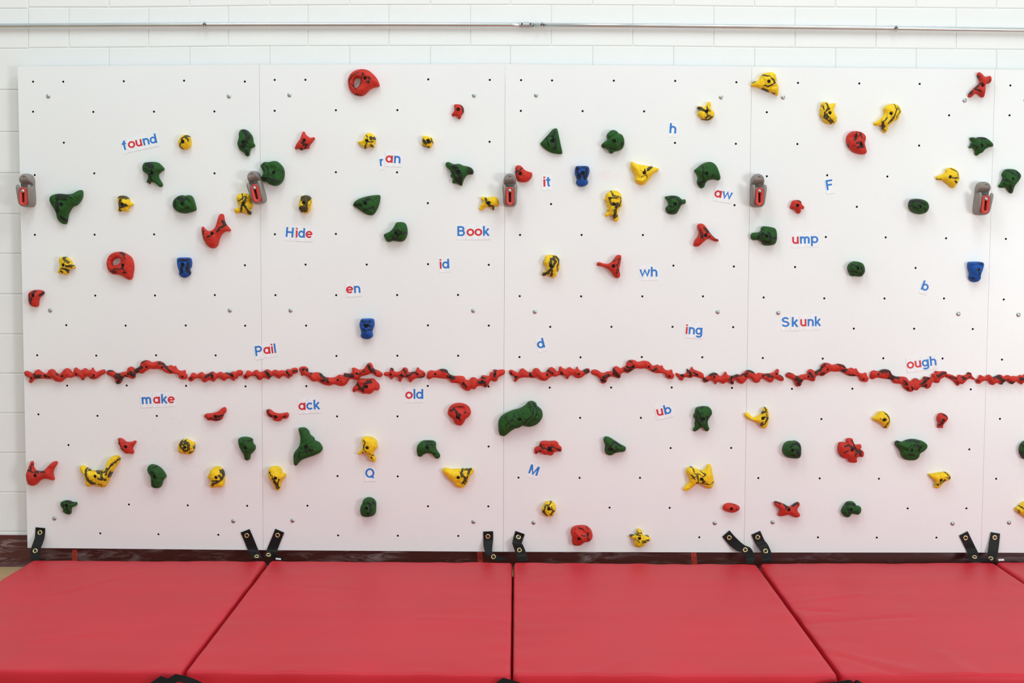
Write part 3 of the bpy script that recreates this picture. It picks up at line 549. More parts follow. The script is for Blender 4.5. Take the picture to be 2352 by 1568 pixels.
HOLDS = [
('y','hold','small round yellow hold with a black crackle, right of the found cards',48,12.5,0.5,-15807,21442,[-127,301,11,367,175,340,283,221,314,31,295,-160,195,-296,57,-357,-108,-341,-244,-244,-308,-108,-306,55,-238,192],None,[-28,8],[[66,[-77,147,72,256,264,278]],[55,[126,202,262,105,217,12]],[55,[-65,174,-134,-70,-202,-206,-72,-314]]],[]),
('g','hold','tall green tooth-like hold with a dark centre streak, left of the first seam',45,11.7,0.5,-12781,21433,[-136,659,56,611,219,460,327,270,363,25,438,-127,377,-220,239,-275,183,-411,143,-618,16,-657,-119,-494,-310,-358,-402,-168,-427,-5,-348,240,-346,457,-273,610],None,[-84,-7],[[153,[-61,549,155,279,98,62,-123,-237]],[77,[39,-372,92,-562]]],[[232,-263,-151,-265,109,-4.0]]),
('g','hold','green anvil-shaped hold with a bent leg, below the found cards',50,13.0,0.5,-17367,19849,[-395,593,-37,627,209,596,372,471,523,281,423,171,256,34,254,-157,425,-457,385,-583,275,-594,85,-431,-134,-350,-207,-470,-272,-378,-354,-378,-267,-50,-511,167,-541,385,-489,522],None,[-4,56],[[186,[-241,481,3,374]],[66,[2,319,-112,-7,-35,-333]],[27,[-381,318,-164,156]]],[[-168,-116,-63,-388,66,-5.0]]),
('g','hold','large green boomerang hold with a long horn pointing up right, near the left panel edge',55,14.3,0.5,-21707,18370,[-781,371,-586,481,-310,526,74,494,350,539,572,661,738,705,808,623,798,377,673,130,504,-51,338,-107,226,-228,83,-502,-8,-914,-119,-980,-283,-915,-445,-724,-495,-450,-590,-231,-734,-12,-812,206],None,[-137,-18],[[186,[-351,391,32,365]],[142,[-355,200,-338,-345]],[109,[-234,-618,9,-808]],[22,[-410,200,111,202]],[44,[116,474,332,312]]],[[-410,189,138,191,44,-5.0],[333,366,829,532,120,6.0]]),
('y','hold','small yellow hold with a square black patch, left of the round green dome',42,10.9,0.5,-18857,18372,[-301,356,-146,439,74,423,237,303,317,139,459,30,369,-80,230,-162,227,-327,62,-338,-130,-301,-242,-373,-312,-302,-254,-110,-273,82,-315,219],None,[-31,5],[[153,[-137,350,165,351]],[131,[-112,214,-145,-114]],[120,[-7,-114,104,-48]],[77,[-191,-278,-159,-305]],[44,[238,-222,281,-303]]],[]),
('g','hold','smooth round green dome hold with a raised right shoulder, between two yellow holds',62,16,0.5,-15855,18422,[-330,344,-109,422,55,390,221,428,358,374,465,183,570,-254,458,-364,210,-447,-11,-481,-285,-422,-503,-258,-572,-67,-525,152],None,[-17,-20],[[164,[-193,280,24,172]],[77,[-361,62,-391,-156]],[22,[-119,-318,293,-208]],[22,[135,282,243,173]]],[[108,336,620,-315,77,-7.0],[299,282,566,-261,99,5.0]]),
('y','hold','yellow hold heavily marbled with black, touching the tilted grey anchor',48,12.5,0.9,-12916,18369,[-278,519,-84,580,163,559,327,467,363,248,351,84,433,57,415,-80,304,-245,357,-398,235,-502,44,-383,-204,-384,-342,-412,-468,-302,-433,-165,-284,-137,-212,-28,-336,164,-351,355],None,[16,64],[[44,[-33,512,19,295,-201,185]],[55,[101,240,-39,-33,-96,-306]],[88,[71,-32,314,-413]],[55,[157,350,100,131]],[22,[76,458,156,295]],[44,[371,-195,386,-358]]],[]),
('r','hold','red curved hold shaped like a fishtail with two horns, right of the green dome',58,15.1,0.5,-14314,17125,[307,813,383,747,425,501,478,336,717,36,666,-58,501,-58,307,-186,166,-433,80,-736,-59,-874,-225,-891,-416,-765,-579,-519,-674,-217,-703,112,-625,167,-571,85,-407,-35,-187,-6,-20,142,66,390,151,664,219,785],None,[-127,-172],[[77,[408,415,489,251,240,87,128,-94]],[49,[-341,-353,-203,-270]],[27,[-583,1,-561,-436]]],[[-11,-324,-43,-707,77,5.0]]),
('y','hold','small yellow three-toed hold with black blotches, second row from left edge',46,12.0,0.8,-21813,15289,[-247,445,-80,490,112,446,275,298,354,106,479,-4,406,-98,267,-104,155,-198,96,-392,-14,-392,-234,-338,-345,-338,-381,-228,-284,-62,-253,103,-305,268],None,[-34,82],[[99,[28,450,135,274,200,231]],[82,[75,27,351,28]],[88,[-92,-84,127,-138,169,-275]],[55,[-177,-221,-96,-276]],[33,[408,138,433,29]]],[]),
('r','hold','big red ring-shaped jug with a handle opening at upper left',52,13.5,0.5,-19039,15340,[-223,686,26,693,273,589,491,425,597,178,621,-98,578,-373,530,-594,418,-694,280,-650,34,-486,-186,-432,-407,-422,-624,-241,-714,7,-693,283,-584,503,-417,625],[-453,91,-423,229,-283,356,-117,395,-7,341,-10,203,-122,92,-288,36,-410,25],[162,29],[[33,[-377,-315,-292,-150,10,-160,149,-66]],[33,[149,-93,283,-312,200,-313]],[44,[24,647,214,538,266,374]],[44,[-486,-261,-212,-314]]],[[241,510,646,19,109,5.0]]),
('b','hold','deep blue waisted hold streaked with black, right of the red ring jug',48,12.5,0.9,-15881,15257,[-352,480,-131,508,200,504,310,438,346,246,316,53,237,-85,284,-251,216,-389,77,-472,-34,-500,-171,-457,-296,-308,-267,-170,-358,77,-376,325],None,[-32,157],[[55,[-180,386,261,415]],[99,[-101,57,-50,-218]],[99,[231,223,172,-107]],[55,[198,-162,279,-326]]],[[-289,413,371,415,66,6.0],[-79,-328,34,-108,55,4.0]]),
('r','hold','small red mitten-shaped hold at the left panel edge above the rails',46,12.0,0.5,-23311,13737,[-348,213,-191,352,59,392,307,354,399,244,331,133,190,22,120,-172,98,-393,-14,-460,-207,-422,-358,-257,-386,-8],None,[-52,117],[[99,[34,324,-106,225]],[33,[392,282,222,88]],[49,[-244,196,-250,-107]],[27,[-110,4,-200,-327]]],[]),
('g','hold','large round green hold with two side lobes, touching the tilted grey anchor',60,15.6,0.5,-11586,19949,[-446,417,-280,537,-61,538,241,594,433,502,623,285,692,12,646,-288,507,-507,259,-628,-15,-564,-207,-428,-344,-428,-442,-292,-424,-156,-340,-19,-367,117,-475,308],None,[223,3],[[44,[-195,401,-60,211,-19,-87]],[88,[-119,-250,427,-411]],[88,[-283,-251,-10,-304]],[16,[-332,346,-222,455]],[38,[638,51,660,24]]],[[104,239,484,-31,164,-9.0],[-278,238,-278,238,137,5.0],[-65,-413,481,-465,109,5.0]]),
('k','hold','small dark hold almost all black with yellow specks, above the Hide cards',58,15.1,1.2,-9872,18433,[-169,386,24,436,216,388,314,224,296,32,268,-77,228,-296,73,-450,-92,-462,-283,-298,-332,-134,-281,30,-263,222],None,[-30,49],[[328,[16,241,126,296]],[274,[-151,-249,13,-249]],[164,[69,24,68,-194]]],[]),
('g','hold','green hold shaped like a guitar pick with a flat top edge',44,11.4,0.5,-6796,18425,[599,460,631,329,570,0,459,-274,294,-494,101,-533,-146,-441,-476,-223,-684,-87,-717,-33,-639,132,-364,297,21,408,351,459],None,[-86,45],[[99,[-585,-21,-283,-64]],[99,[-173,182,129,265]],[22,[-174,-254,319,-127]],[22,[-229,-336,319,-198]],[22,[-393,45,-228,-63]]],[]),
('g','hold','green kidney-shaped hold with one foot, below the green pick-shaped hold',60,15.6,0.5,-5374,17020,[57,532,305,544,470,451,552,205,546,-69,441,-317,248,-427,28,-412,-165,-391,-358,-446,-495,-376,-616,-129,-577,-47,-301,92,-108,312,-26,477],None,[24,-18],[[66,[-80,91,112,190,249,38,29,-236]],[27,[221,-44,550,-4]],[27,[-81,-318,275,-333]],[55,[-108,-182,-135,-291]]],[]),
('g','hold','green hold with four stubby legs and a dark middle, right of the ran cards',48,12.5,0.5,-2304,19980,[-541,545,-404,524,-212,437,35,460,255,374,419,347,639,267,749,131,722,-33,557,-61,420,-116,283,-308,218,-499,174,-619,37,-565,-128,-500,-265,-501,-293,-392,-266,-255,-392,-147,-348,-10,-431,153,-596,316,-634,452],None,[22,48],[[186,[-227,331,102,-75,102,-455]],[131,[511,253,621,36]],[55,[-254,33,-62,-401]]],[[-336,358,210,252,88,5.0]]),
('y','hold','small yellow bone-shaped hold with a black stripe, left of the second seam',38,9.9,0.5,-838,18497,[-330,305,-193,333,-1,290,247,335,412,308,522,145,512,-146,358,-102,304,-322,194,-267,28,-159,-109,-187,-246,-313,-411,-308,-423,-188,-302,-23,-220,103,-341,196],None,[49,27],[[77,[-106,246,-50,0,87,-108,279,-162]],[66,[224,-135,280,-271]]],[]),
('b','hold','lighter blue waisted hold standing alone low on the second panel',50,13.0,0.5,-6845,12266,[-281,474,-114,502,273,498,366,377,366,155,271,-123,298,-344,214,-456,48,-523,-146,-502,-311,-375,-283,-181,-365,152,-336,346],None,[-8,147],[[22,[-195,418,191,381]],[22,[-195,335,190,310]],[77,[-113,253,-58,115]],[55,[80,226,190,116]],[38,[-141,4,-4,-133]],[22,[79,-50,299,-21]]],[[-250,446,356,448,55,6.0]]),
('r','hold','red heart-like hold beside the grey anchor at the second seam',44,11.4,0.5,869,19961,[-321,376,-156,420,-35,350,119,187,311,106,465,52,466,-139,341,-303,177,-407,-98,-403,-235,-333,-307,-169,-363,22,-364,240],None,[-117,-1],[[27,[-319,65,-155,109,-36,284]],[27,[-309,228,-238,120]]],[]),
('b','hold','blue waisted hold with vertical black stripes, right of the it card',50,13.0,0.8,3827,19864,[-317,468,-98,497,231,492,330,406,348,215,290,-3,236,-140,292,-303,211,-440,-8,-523,-200,-480,-311,-333,-269,-169,-358,48,-376,267],None,[-1,133],[[60,[-274,390,-261,145,-161,-99]],[60,[191,337,165,120,140,-152]],[22,[-165,390,163,419]],[55,[-107,65,-106,-153]],[33,[56,65,86,-206]],[27,[-259,-99,-279,-317]]],[[-328,389,300,392,55,6.0]]),
('y','hold','yellow bat-winged hold with a black square, below the single h card',50,13.0,0.3,6810,20060,[-589,464,-507,518,-314,410,-12,357,372,304,647,234,779,180,732,60,541,-39,406,-214,217,-460,54,-597,-83,-625,-304,-517,-388,-353,-390,-135,-557,110,-603,300],None,[45,-39],[[131,[239,100,374,252]],[66,[75,126,66,-10]],[22,[-85,-227,160,-172,189,-281,54,-444]],[27,[-112,-255,-84,-282]]],[[-302,-391,-28,-445,99,6.0],[-473,314,-250,-65,109,5.0]]),
('y','hold','yellow hold like a helmeted face in profile with a long black strap',55,14.3,0.5,5303,18336,[-83,803,109,831,329,750,468,521,483,193,506,84,364,-53,285,-355,335,-464,315,-628,206,-700,68,-629,38,-438,-99,-411,-291,-466,-336,-384,-293,-275,-129,-192,-267,-138,-196,-56,-252,81,-308,190,-243,234,-392,381,-327,463,-290,655],None,[63,145],[[27,[-49,782,19,565,391,485,410,240,314,22]],[109,[258,158,125,-197,100,-524]],[22,[-127,429,-126,238,-15,102]],[22,[-155,428,282,457]],[27,[128,-578,264,-414]]],[[-154,347,-205,-35,88,-5.0],[-155,483,337,458,33,4.0]]),
('g','hold','smooth green helmet-shaped hold with a drooping tail, above the aw card',62,16,0.5,9944,19897,[108,689,356,613,523,424,637,124,695,-93,615,-214,367,-176,94,-232,-41,-369,-93,-533,-229,-610,-368,-507,-453,-316,-418,-98,-486,93,-598,256,-490,365,-219,584],None,[-59,92],[[27,[-208,431,-239,-57,-116,-274,-277,-437]],[55,[-360,-329,-170,-274]],[22,[-441,-384,-222,-464]],[22,[263,-55,316,53]]],[]),
('g','hold','small green hold with a dimpled snout and a side knob, left of the aw card',52,13.5,0.5,8394,18507,[-481,331,-317,397,-43,420,177,372,371,225,509,237,560,90,484,7,348,-48,240,-240,106,-459,-113,-515,-334,-450,-435,-297,-420,-161,-311,-51,-341,141],None,[-21,-19],[[38,[35,352,257,81,151,-137]],[38,[-406,-221,-228,-422,43,-246]],[55,[-237,297,-19,325]],[38,[-287,-84,-67,-192]]],[[-120,-302,-120,-302,66,5.0],[-455,187,-287,-84,77,-5.0]]),
('y','hold','yellow and black hold like a bearded face in profile, below the helmeted one',55,14.3,0.9,2275,15338,[-220,598,0,637,276,600,425,463,443,215,461,50,391,-170,309,-226,321,-391,200,-446,145,-518,7,-420,-131,-393,-379,-410,-424,-339,-326,-201,-188,-90,-283,102,-383,184,-356,295,-285,460],None,[11,94],[[66,[267,576,406,358,396,166]],[131,[38,438,-16,219]],[109,[158,538,241,330,106,55,-84,-220,-331,-331]],[77,[80,-164,43,-384]],[33,[336,111,360,-163]],[22,[-335,382,-361,163]]],[]),
('r','hold','red Y-shaped hold pointing left, left of the wh card',52,13.5,0.5,5312,15454,[296,525,434,525,474,416,438,113,386,-163,427,-438,390,-576,252,-620,113,-522,-54,-275,-276,-110,-497,-29,-702,-2,-725,108,-609,175,-388,109,-168,99,24,221,187,442],None,[68,-19],[[27,[59,254,360,337]],[33,[226,8,338,-239]],[27,[359,447,334,173]],[22,[282,-102,230,-431]],[27,[170,62,334,118]]],[]),
('r','hold','red three-armed hold with arms spread low, under the aw card',58,15.1,0.5,9885,16923,[-335,554,-199,631,-33,583,106,419,303,145,526,-73,697,-155,693,-248,556,-248,307,-129,142,-140,-103,-350,-266,-488,-458,-500,-525,-407,-462,-187,-327,-22,-275,198,-344,417],None,[16,45],[[77,[-19,389,121,198]],[22,[-225,306,-204,-76,-66,-130]],[27,[482,-171,619,-171]],[27,[206,-20,99,-157]],[38,[174,280,481,-73]],[22,[-125,197,-122,-76]]],[]),
('g','hold','green fist-shaped hold with a thumb pointing left, on the third seam',58,15.1,0.5,12826,16947,[-631,48,-523,158,-276,186,-140,269,-126,406,-7,483,269,463,545,382,631,190,652,-84,585,-359,395,-453,120,-470,-18,-416,-103,-279,-270,-198,-489,-209,-612,-117],None,[60,-15],[[88,[-326,-115,-264,76,-29,104]],[77,[161,187,331,-140,549,-84]],[77,[-77,-251,225,-359]],[66,[192,-31,278,-249]]],[[-222,185,-160,-251,77,-5.0]]),
('r','hold','large red ring-shaped jug at the top of the second panel',55,14.3,0.5,-6976,24366,[-48,670,224,622,442,472,660,230,785,-67,741,-175,550,-214,331,-312,139,-502,-26,-611,-244,-628,-490,-531,-680,-316,-761,-19,-733,252,-568,495,-321,631],[-323,253,-187,227,-132,92,-188,-97,-297,-217,-434,-207,-472,-45,-433,145],[115,203],[[27,[11,435,-60,220,-99,5]],[22,[-233,488,-506,326,-653,110]],[27,[-643,-24,-562,-105,-372,-319]],[27,[173,33,298,-58,337,222,255,275]],[16,[-482,-562,-74,-614]],[16,[-44,113,-290,-265]]],[[256,329,690,8,120,5.0]]),
('r','hold','tiny red hold with two feet and a bright washer, upper right of the second panel',34,8.8,0.2,-2343,22992,[-178,326,-41,365,151,338,288,193,299,-24,206,-160,141,-323,42,-356,-40,-215,-232,-227,-298,-135,-177,28,-161,191],None,[35,90],[[27,[158,310,295,148,268,-95]]],[]),
('r','hold','red square hold with pointed ears, above the second green blob of the second panel',40,10.4,0.5,-9887,21504,[-84,481,-2,465,52,346,188,237,270,183,462,211,489,130,351,-61,240,-198,212,-334,-8,-373,-173,-433,-309,-336,-447,-391,-485,-309,-390,-91,-224,127,-140,345],None,[7,28],[[88,[-109,-51,-17,-148]],[66,[136,-212,26,-348]],[44,[-248,-333,-84,-403]],[44,[-56,-213,136,-158]]],[]),
('y','hold','yellow bird-like hold with a pointed beak and black cap, left of the ran cards',44,11.4,0.5,-6768,21479,[-133,354,59,458,251,394,371,220,387,3,320,-106,315,-242,221,-270,84,-216,-53,-271,-135,-326,-245,-244,-463,-55,-491,27,-298,82,-188,191],None,[-32,63],[[142,[193,176,357,176]],[22,[-52,337,29,202]],[49,[-54,-69,-136,-287]],[49,[164,-177,274,-204]],[27,[28,12,302,13]]],[]),
('y','hold','smallest yellow hold on the second panel, knobbly with black stripes',40,10.4,0.5,-3855,21523,[-198,252,-61,285,104,242,268,161,312,-2,268,-165,158,-318,21,-275,-170,-221,-264,-140,-225,23,-214,159],None,[66,33],[[88,[-156,52,-47,-100,145,-45]],[33,[238,118,292,-98]],[33,[-156,-208,117,-262]]],[]),
('g','hold','green triangular sail-shaped hold at the upper left of the third panel',38,9.9,0.5,2330,21510,[154,688,247,634,320,335,405,-45,496,-480,436,-562,244,-562,-30,-509,-361,-320,-553,-130,-592,-49,-500,60,-255,333,-10,606],None,[-13,45],[[120,[95,455,14,265,180,-60,154,-304]],[22,[-286,155,-230,47,-202,-170]],[33,[-313,209,-96,319]]],[[68,319,237,-385,77,4.0]]),
('g','hold','bulbous green hold with a snout and hooded top, right of the green triangle',62,16,0.2,5306,21507,[-143,561,21,616,186,563,296,455,461,374,562,157,564,-115,468,-305,277,-404,86,-443,4,-524,-133,-514,-216,-362,-354,-281,-518,-228,-547,-92,-439,17,-276,154,-300,371],None,[36,40],[[49,[359,-165,467,-56]],[71,[-76,-302,88,-355]],[33,[219,159,247,148]],[27,[-486,-141,-480,-195]]],[[-243,157,244,456,55,-8.0],[-83,482,80,483,99,-3.0]]),
('y','hold','yellow cat-eared hold with a black mask, below right bolt of the third panel',44,11.4,0.8,9841,23090,[-367,181,-231,219,-94,166,14,220,121,383,219,437,269,356,273,86,428,-49,447,-239,351,-402,161,-467,-58,-468,-223,-350,-362,-188,-310,-52,-256,57,-383,110],None,[39,-66],[[99,[-344,142,-69,-19]],[55,[64,171,77,9]],[33,[-96,-46,125,-261,17,-369]],[38,[-200,-424,128,-466,354,-314]],[27,[179,-234,344,-341]],[27,[121,9,231,-44]]],[]),
('y','hold','large yellow beaked hold at the top left of the fourth panel',52,13.5,0.5,12814,24428,[-737,-84,-663,40,-479,117,-355,187,-265,366,-141,474,49,513,266,535,432,433,501,218,504,29,607,-187,597,-538,532,-582,339,-474,92,-405,-155,-298,-430,-191,-692,-154],None,[77,59],[[44,[-190,387,110,292,303,131,387,-30,64,-165,-154,-139]],[44,[-179,-247,123,-434]],[38,[-700,31,-538,74]],[22,[123,-461,395,-487]]],[[-106,237,280,-84,109,5.0],[-44,-220,498,-164,55,-6.0]]),
('y','hold','yellow and black hold shaped like an owl, above the red ear hold',50,13.0,0.9,15892,23056,[-327,410,-192,481,-54,455,29,358,192,412,329,413,342,305,253,115,312,-74,413,-237,428,-426,349,-562,131,-606,-116,-553,-255,-402,-313,-239,-396,-186,-372,-23,-402,112,-351,248],None,[19,-78],[[44,[-142,412,-54,116,-214,-47,-208,-316,96,-558]],[33,[-104,-100,-45,-316,175,-450]],[33,[-329,276,-271,88]],[27,[-430,-101,-400,-263]],[33,[-16,-397,231,-531]],[22,[-130,-154,-98,-370]]],[[-4,332,-209,-262,55,-6.0]]),
('y','hold','yellow fish-shaped hold with a forked tail at lower left',52,13.5,0.9,18812,22708,[-52,662,219,744,410,718,577,583,642,394,587,177,483,-40,321,-95,188,-231,27,-367,30,-475,-49,-638,-157,-655,-225,-558,-264,-314,-493,-325,-631,-261,-633,-180,-418,-43,-230,120,-136,283,-196,499],None,[95,254],[[49,[252,690,367,421,213,43,-25,-227]],[22,[391,583,543,368,376,44]],[77,[-298,-175,-185,-363]],[27,[-237,-444,-136,-579]],[27,[-86,42,-298,-175]]],[]),
('r','hold','red ear-shaped hold with a curled rim and black patches',55,14.3,0.5,17373,21550,[-495,376,-307,540,-89,568,158,515,353,353,380,136,335,-27,423,-299,454,-462,347,-560,100,-556,-175,-464,-398,-275,-529,-31,-556,186],None,[72,-123],[[77,[-133,491,-217,112]],[77,[69,438,129,222]],[55,[-148,-50,95,33,209,-210,-89,-276]],[55,[-539,-132,-499,-213]],[27,[-310,-131,-201,-158]]],[[-372,220,62,276,120,-8.0],[-214,437,172,222,66,5.0]]),
('g','hold','green arrowhead hold with a notched left side, near the fourth seam',46,12.0,0.7,23332,21458,[-404,359,-295,387,-157,344,60,399,307,362,529,227,698,65,702,-60,539,-99,323,-208,218,-345,56,-427,-51,-509,-135,-455,-157,-238,-281,-129,-417,-157,-446,-76,-342,88,-334,196,-412,277],None,[65,-66],[[44,[61,289,27,-36]],[27,[-367,17,-90,-145]],[33,[-213,342,278,317]],[27,[285,73,506,-34]]],[]),
('r','hold','red bow-tie hold with forked ends at the top right',46,12.0,0.5,23348,24361,[-154,594,-73,648,38,568,151,434,287,423,422,472,495,408,485,192,406,100,269,110,207,2,215,-268,194,-511,125,-576,15,-528,-125,-404,-288,-432,-421,-551,-529,-573,-586,-487,-525,-352,-324,-135,-58,109,-63,298,-161,459],None,[19,-4],[[33,[-195,457,-82,286]],[38,[-166,0,-323,-189,-76,-295]],[55,[-534,-405,-429,-297]],[27,[329,352,345,191]],[27,[-194,27,-6,109]]],[]),
('y','hold','yellow duck-billed hold near the far right grey anchor',48,12.5,0.3,21879,19837,[-113,423,76,505,269,479,437,316,544,17,479,-202,374,-366,268,-486,157,-449,72,-340,-67,-259,-180,-139,-373,-107,-549,-70,-580,66,-434,122,-244,204,-137,286],None,[18,44],[[22,[23,481,355,303,445,5]],[33,[145,4,390,5]],[27,[258,-159,370,-267]],[16,[-590,-81,-428,-26]],[22,[-176,-242,-65,-323]]],[]),
('g','hold','green wing-shaped hold beyond the fourth seam',50,13.0,0.5,24888,19667,[-222,577,-4,632,270,590,495,416,555,253,452,35,320,-129,243,-293,195,-512,114,-567,1,-458,-113,-295,-305,-296,-470,-269,-489,-187,-395,-51,-292,195,-352,358],None,[42,118],[[44,[-153,537,181,321]],[33,[-330,75,30,-87]],[33,[286,457,392,186]],[49,[-22,-195,40,-440]]],[[-364,292,28,-32,44,5.0],[-407,-88,-73,-304,55,-5.0]]),
('r','hold','small red hold with three rounded feet, right of the third seam anchor',42,10.9,0.1,14481,18379,[-241,306,-23,357,143,297,212,133,324,24,304,-85,178,-97,154,-250,73,-321,-10,-294,-123,-142,-299,-99,-373,11,-321,159],None,[-56,77],[[55,[-3,323,109,209]]],[]),
('g','hold','oval green and black hold shaped like a bean disc, standing far off the wall',78,16,0.9,20446,18437,[-404,304,-132,381,198,328,421,182,472,-64,379,-283,107,-383,-169,-329,-392,-177,-480,41],None,[-89,-24],[[109,[-532,221,-151,249,180,88]],[55,[-528,58,-278,-104]],[27,[-175,114,-152,-131]],[27,[72,33,241,-183]]],[]),
('g','hold','dark green rounded hold in the middle of the fourth panel',58,15.1,0.7,17439,15297,[-368,263,-179,402,41,414,291,321,406,102,411,-118,278,-312,113,-340,-25,-313,-218,-314,-331,-177,-419,71],None,[-28,92],[[27,[-409,-59,-25,-112]],[55,[49,271,247,-29,60,-221]],[38,[-307,270,-86,189]]],[]),
('b','hold','plain blue waisted hold at the right of the fourth panel',54,14.0,0.1,23337,15249,[-298,458,32,476,307,461,403,368,361,120,259,-156,286,-348,169,-486,-22,-542,-217,-460,-292,-323,-271,-103,-356,172,-361,364],None,[35,88],[[55,[-82,97,82,98]],[22,[-10,426,266,373]],[16,[-318,-287,-151,-369]],[22,[58,-39,89,-148]]],[[-420,397,265,400,55,6.0]]),
('r','rail','leftmost long wavy red rail with knobbly top, starting at the panel edge',34,8.8,0.3,-21983,9909,[-2004,111,-1891,167,-1754,112,-1561,29,-1446,180,-1306,237,-1169,142,-1032,59,-865,60,-779,200,-639,262,-501,201,-393,62,-198,46,-28,231,112,310,267,244,386,94,487,150,501,289,585,345,695,262,833,207,1029,314,1167,237,1305,209,1419,349,1472,238,1609,127,1805,212,1973,257,2038,157,1997,45,1800,-67,1660,-180,1492,-247,1325,-209,1161,-70,1021,-155,935,-283,852,-267,815,-155,660,-100,494,-101,325,-174,187,-147,-9,-243,-123,-355,-290,-384,-484,-318,-620,-190,-760,-246,-1010,-220,-1288,-221,-1511,-278,-1625,-390,-1710,-446,-1775,-379,-1743,-195,-1897,-112,-1995,-12],None,[-1585,-179,-912,-76,-52,-61,654,26,1530,-15],[[99,[-1360,-91,-1164,-23]],[66,[-1441,20,-1222,-146]],[44,[-971,-33,-723,-116]],[27,[1356,-162,1551,-78]],[22,[-359,53,-58,-141]],[27,[911,-220,1050,-219]]],[[-1558,-287,-1216,160,109,5.0],[-550,191,-171,-252,120,5.0],[171,250,387,-83,109,5.0],[615,280,967,-192,99,5.0],[1391,255,1606,-133,99,4.0]]),
('r','rail','arched red rail directly right of the leftmost rail',34,8.8,0.6,-17854,10073,[-2037,-36,-1907,60,-1713,33,-1521,-89,-1354,-88,-1242,-32,-1020,-3,-962,148,-821,238,-683,194,-601,127,-461,195,-337,279,-290,446,-122,553,72,548,265,460,544,517,793,462,957,285,1096,285,1207,325,1317,258,1429,287,1483,176,1593,65,1759,37,1898,77,1935,-73,2011,-212,1948,-363,1781,-392,1615,-326,1562,-159,1424,-103,1146,-105,925,-22,760,89,594,132,371,115,149,130,-75,1,-243,-111,-409,-56,-577,-140,-608,-308,-720,-375,-885,-309,-1080,-282,-1220,-367,-1306,-562,-1447,-641,-1557,-591,-1637,-368,-1802,-246,-1995,-158],None,[-896,-116,35,239,816,231,1808,-243,-1385,-475],[[186,[-1442,-209,-1250,-320]],[131,[-216,241,-496,45]],[120,[-747,-67,-610,-178]],[66,[647,495,921,302]],[27,[-1965,11,-1743,28]],[55,[975,246,1249,25]],[33,[-1081,-180,-916,-235]],[66,[-1531,-572,-1309,-571]],[27,[-213,435,-17,547]]],[[-1419,-515,-1079,-69,99,4.0],[-771,155,-639,-289,99,4.0],[-129,491,202,410,99,5.0],[701,440,918,107,109,4.0],[1197,275,1581,-1,77,-4.0]]),
('r','rail','short knobbly red rail between the first arched rail and the first seam',34,8.8,0.4,-14383,9855,[-1410,-78,-1298,6,-1213,157,-1102,147,-964,80,-824,176,-712,193,-602,93,-435,122,-240,217,-129,207,-19,124,121,191,232,208,343,153,510,182,676,155,816,239,926,212,1066,296,1205,313,1310,241,1297,74,1202,18,1091,-11,1034,-123,923,-151,883,-240,783,-179,701,-96,534,-125,394,-243,256,-154,118,-71,-22,-155,-135,-284,-245,-212,-384,-196,-552,-314,-690,-270,-772,-131,-938,-104,-1106,-160,-1246,-272,-1384,-234],None,[-1254,-118,-143,26,833,86],[[77,[-507,-27,-284,85]],[27,[382,188,770,173]],[44,[-200,169,-147,-81]],[44,[742,118,879,7]]],[[-1170,109,-1339,-114,77,3.0],[-671,139,-509,-194,88,4.0],[-144,169,-93,-164,88,4.0],[437,116,434,-162,77,4.0],[881,202,933,-104,77,4.0]]),
('r','rail','short knobbly red rail crossing the first seam below the Pail cards',34,8.8,0.5,-11633,9979,[-1409,-78,-1297,6,-1213,157,-1102,147,-964,80,-824,176,-713,193,-602,93,-436,122,-240,217,-129,207,-19,124,120,191,231,208,342,153,509,182,675,155,815,239,925,211,1065,296,1204,313,1309,241,1296,74,1202,18,1090,-11,1034,-123,923,-151,883,-240,784,-179,701,-96,534,-125,394,-243,256,-154,118,-71,-21,-155,-134,-284,-244,-212,-383,-196,-551,-314,-689,-270,-771,-131,-938,-104,-1105,-160,-1245,-272,-1383,-234],None,[-1259,-118,-149,26,827,86],[[99,[-208,113,-71,-109]],[55,[762,173,954,-49]],[33,[-763,-56,-654,-167]],[77,[1121,147,1232,175]]],[[-1177,109,-1346,-115,77,3.0],[-678,139,-515,-194,88,4.0],[-152,169,-100,-165,88,4.0],[429,116,427,-162,77,4.0],[873,201,926,-104,77,4.0]]),
('r','rail','long sagging red rail rising to a hump above the flat red blob',34,8.8,0.7,-8165,9941,[-2082,280,-1998,391,-1804,420,-1649,321,-1611,142,-1417,104,-1167,128,-973,62,-835,-77,-586,-132,-308,-119,-85,10,109,-17,193,106,415,68,582,180,555,331,694,365,915,265,1137,311,1249,462,1416,618,1554,558,1665,313,1859,242,2053,114,2069,-36,1941,-103,1747,-37,1581,101,1414,45,1247,-12,1025,-69,886,-209,747,-248,580,-182,414,-239,302,-434,134,-547,-60,-548,-310,-465,-532,-533,-754,-512,-976,-412,-1170,-291,-1309,-347,-1475,-275,-1613,-136,-1807,-15,-1962,-54,-2000,113],None,[-1865,267,-938,-269,-134,-243,821,96,1459,449],[[60,[-1003,41,-727,-197,-894,-309]],[120,[243,2,603,-24]],[77,[1380,535,1600,175]],[55,[-1804,315,-1638,244]],[33,[908,61,1241,229]],[66,[1656,259,1738,120]],[55,[-616,-169,-617,-336]],[33,[-1528,105,-1445,50]]],[[-1501,50,-1281,-227,99,4.0],[-838,-170,-395,-335,109,5.0],[49,-54,158,-443,99,5.0],[715,282,824,-106,99,5.0],[1380,507,1711,120,99,5.0]]),
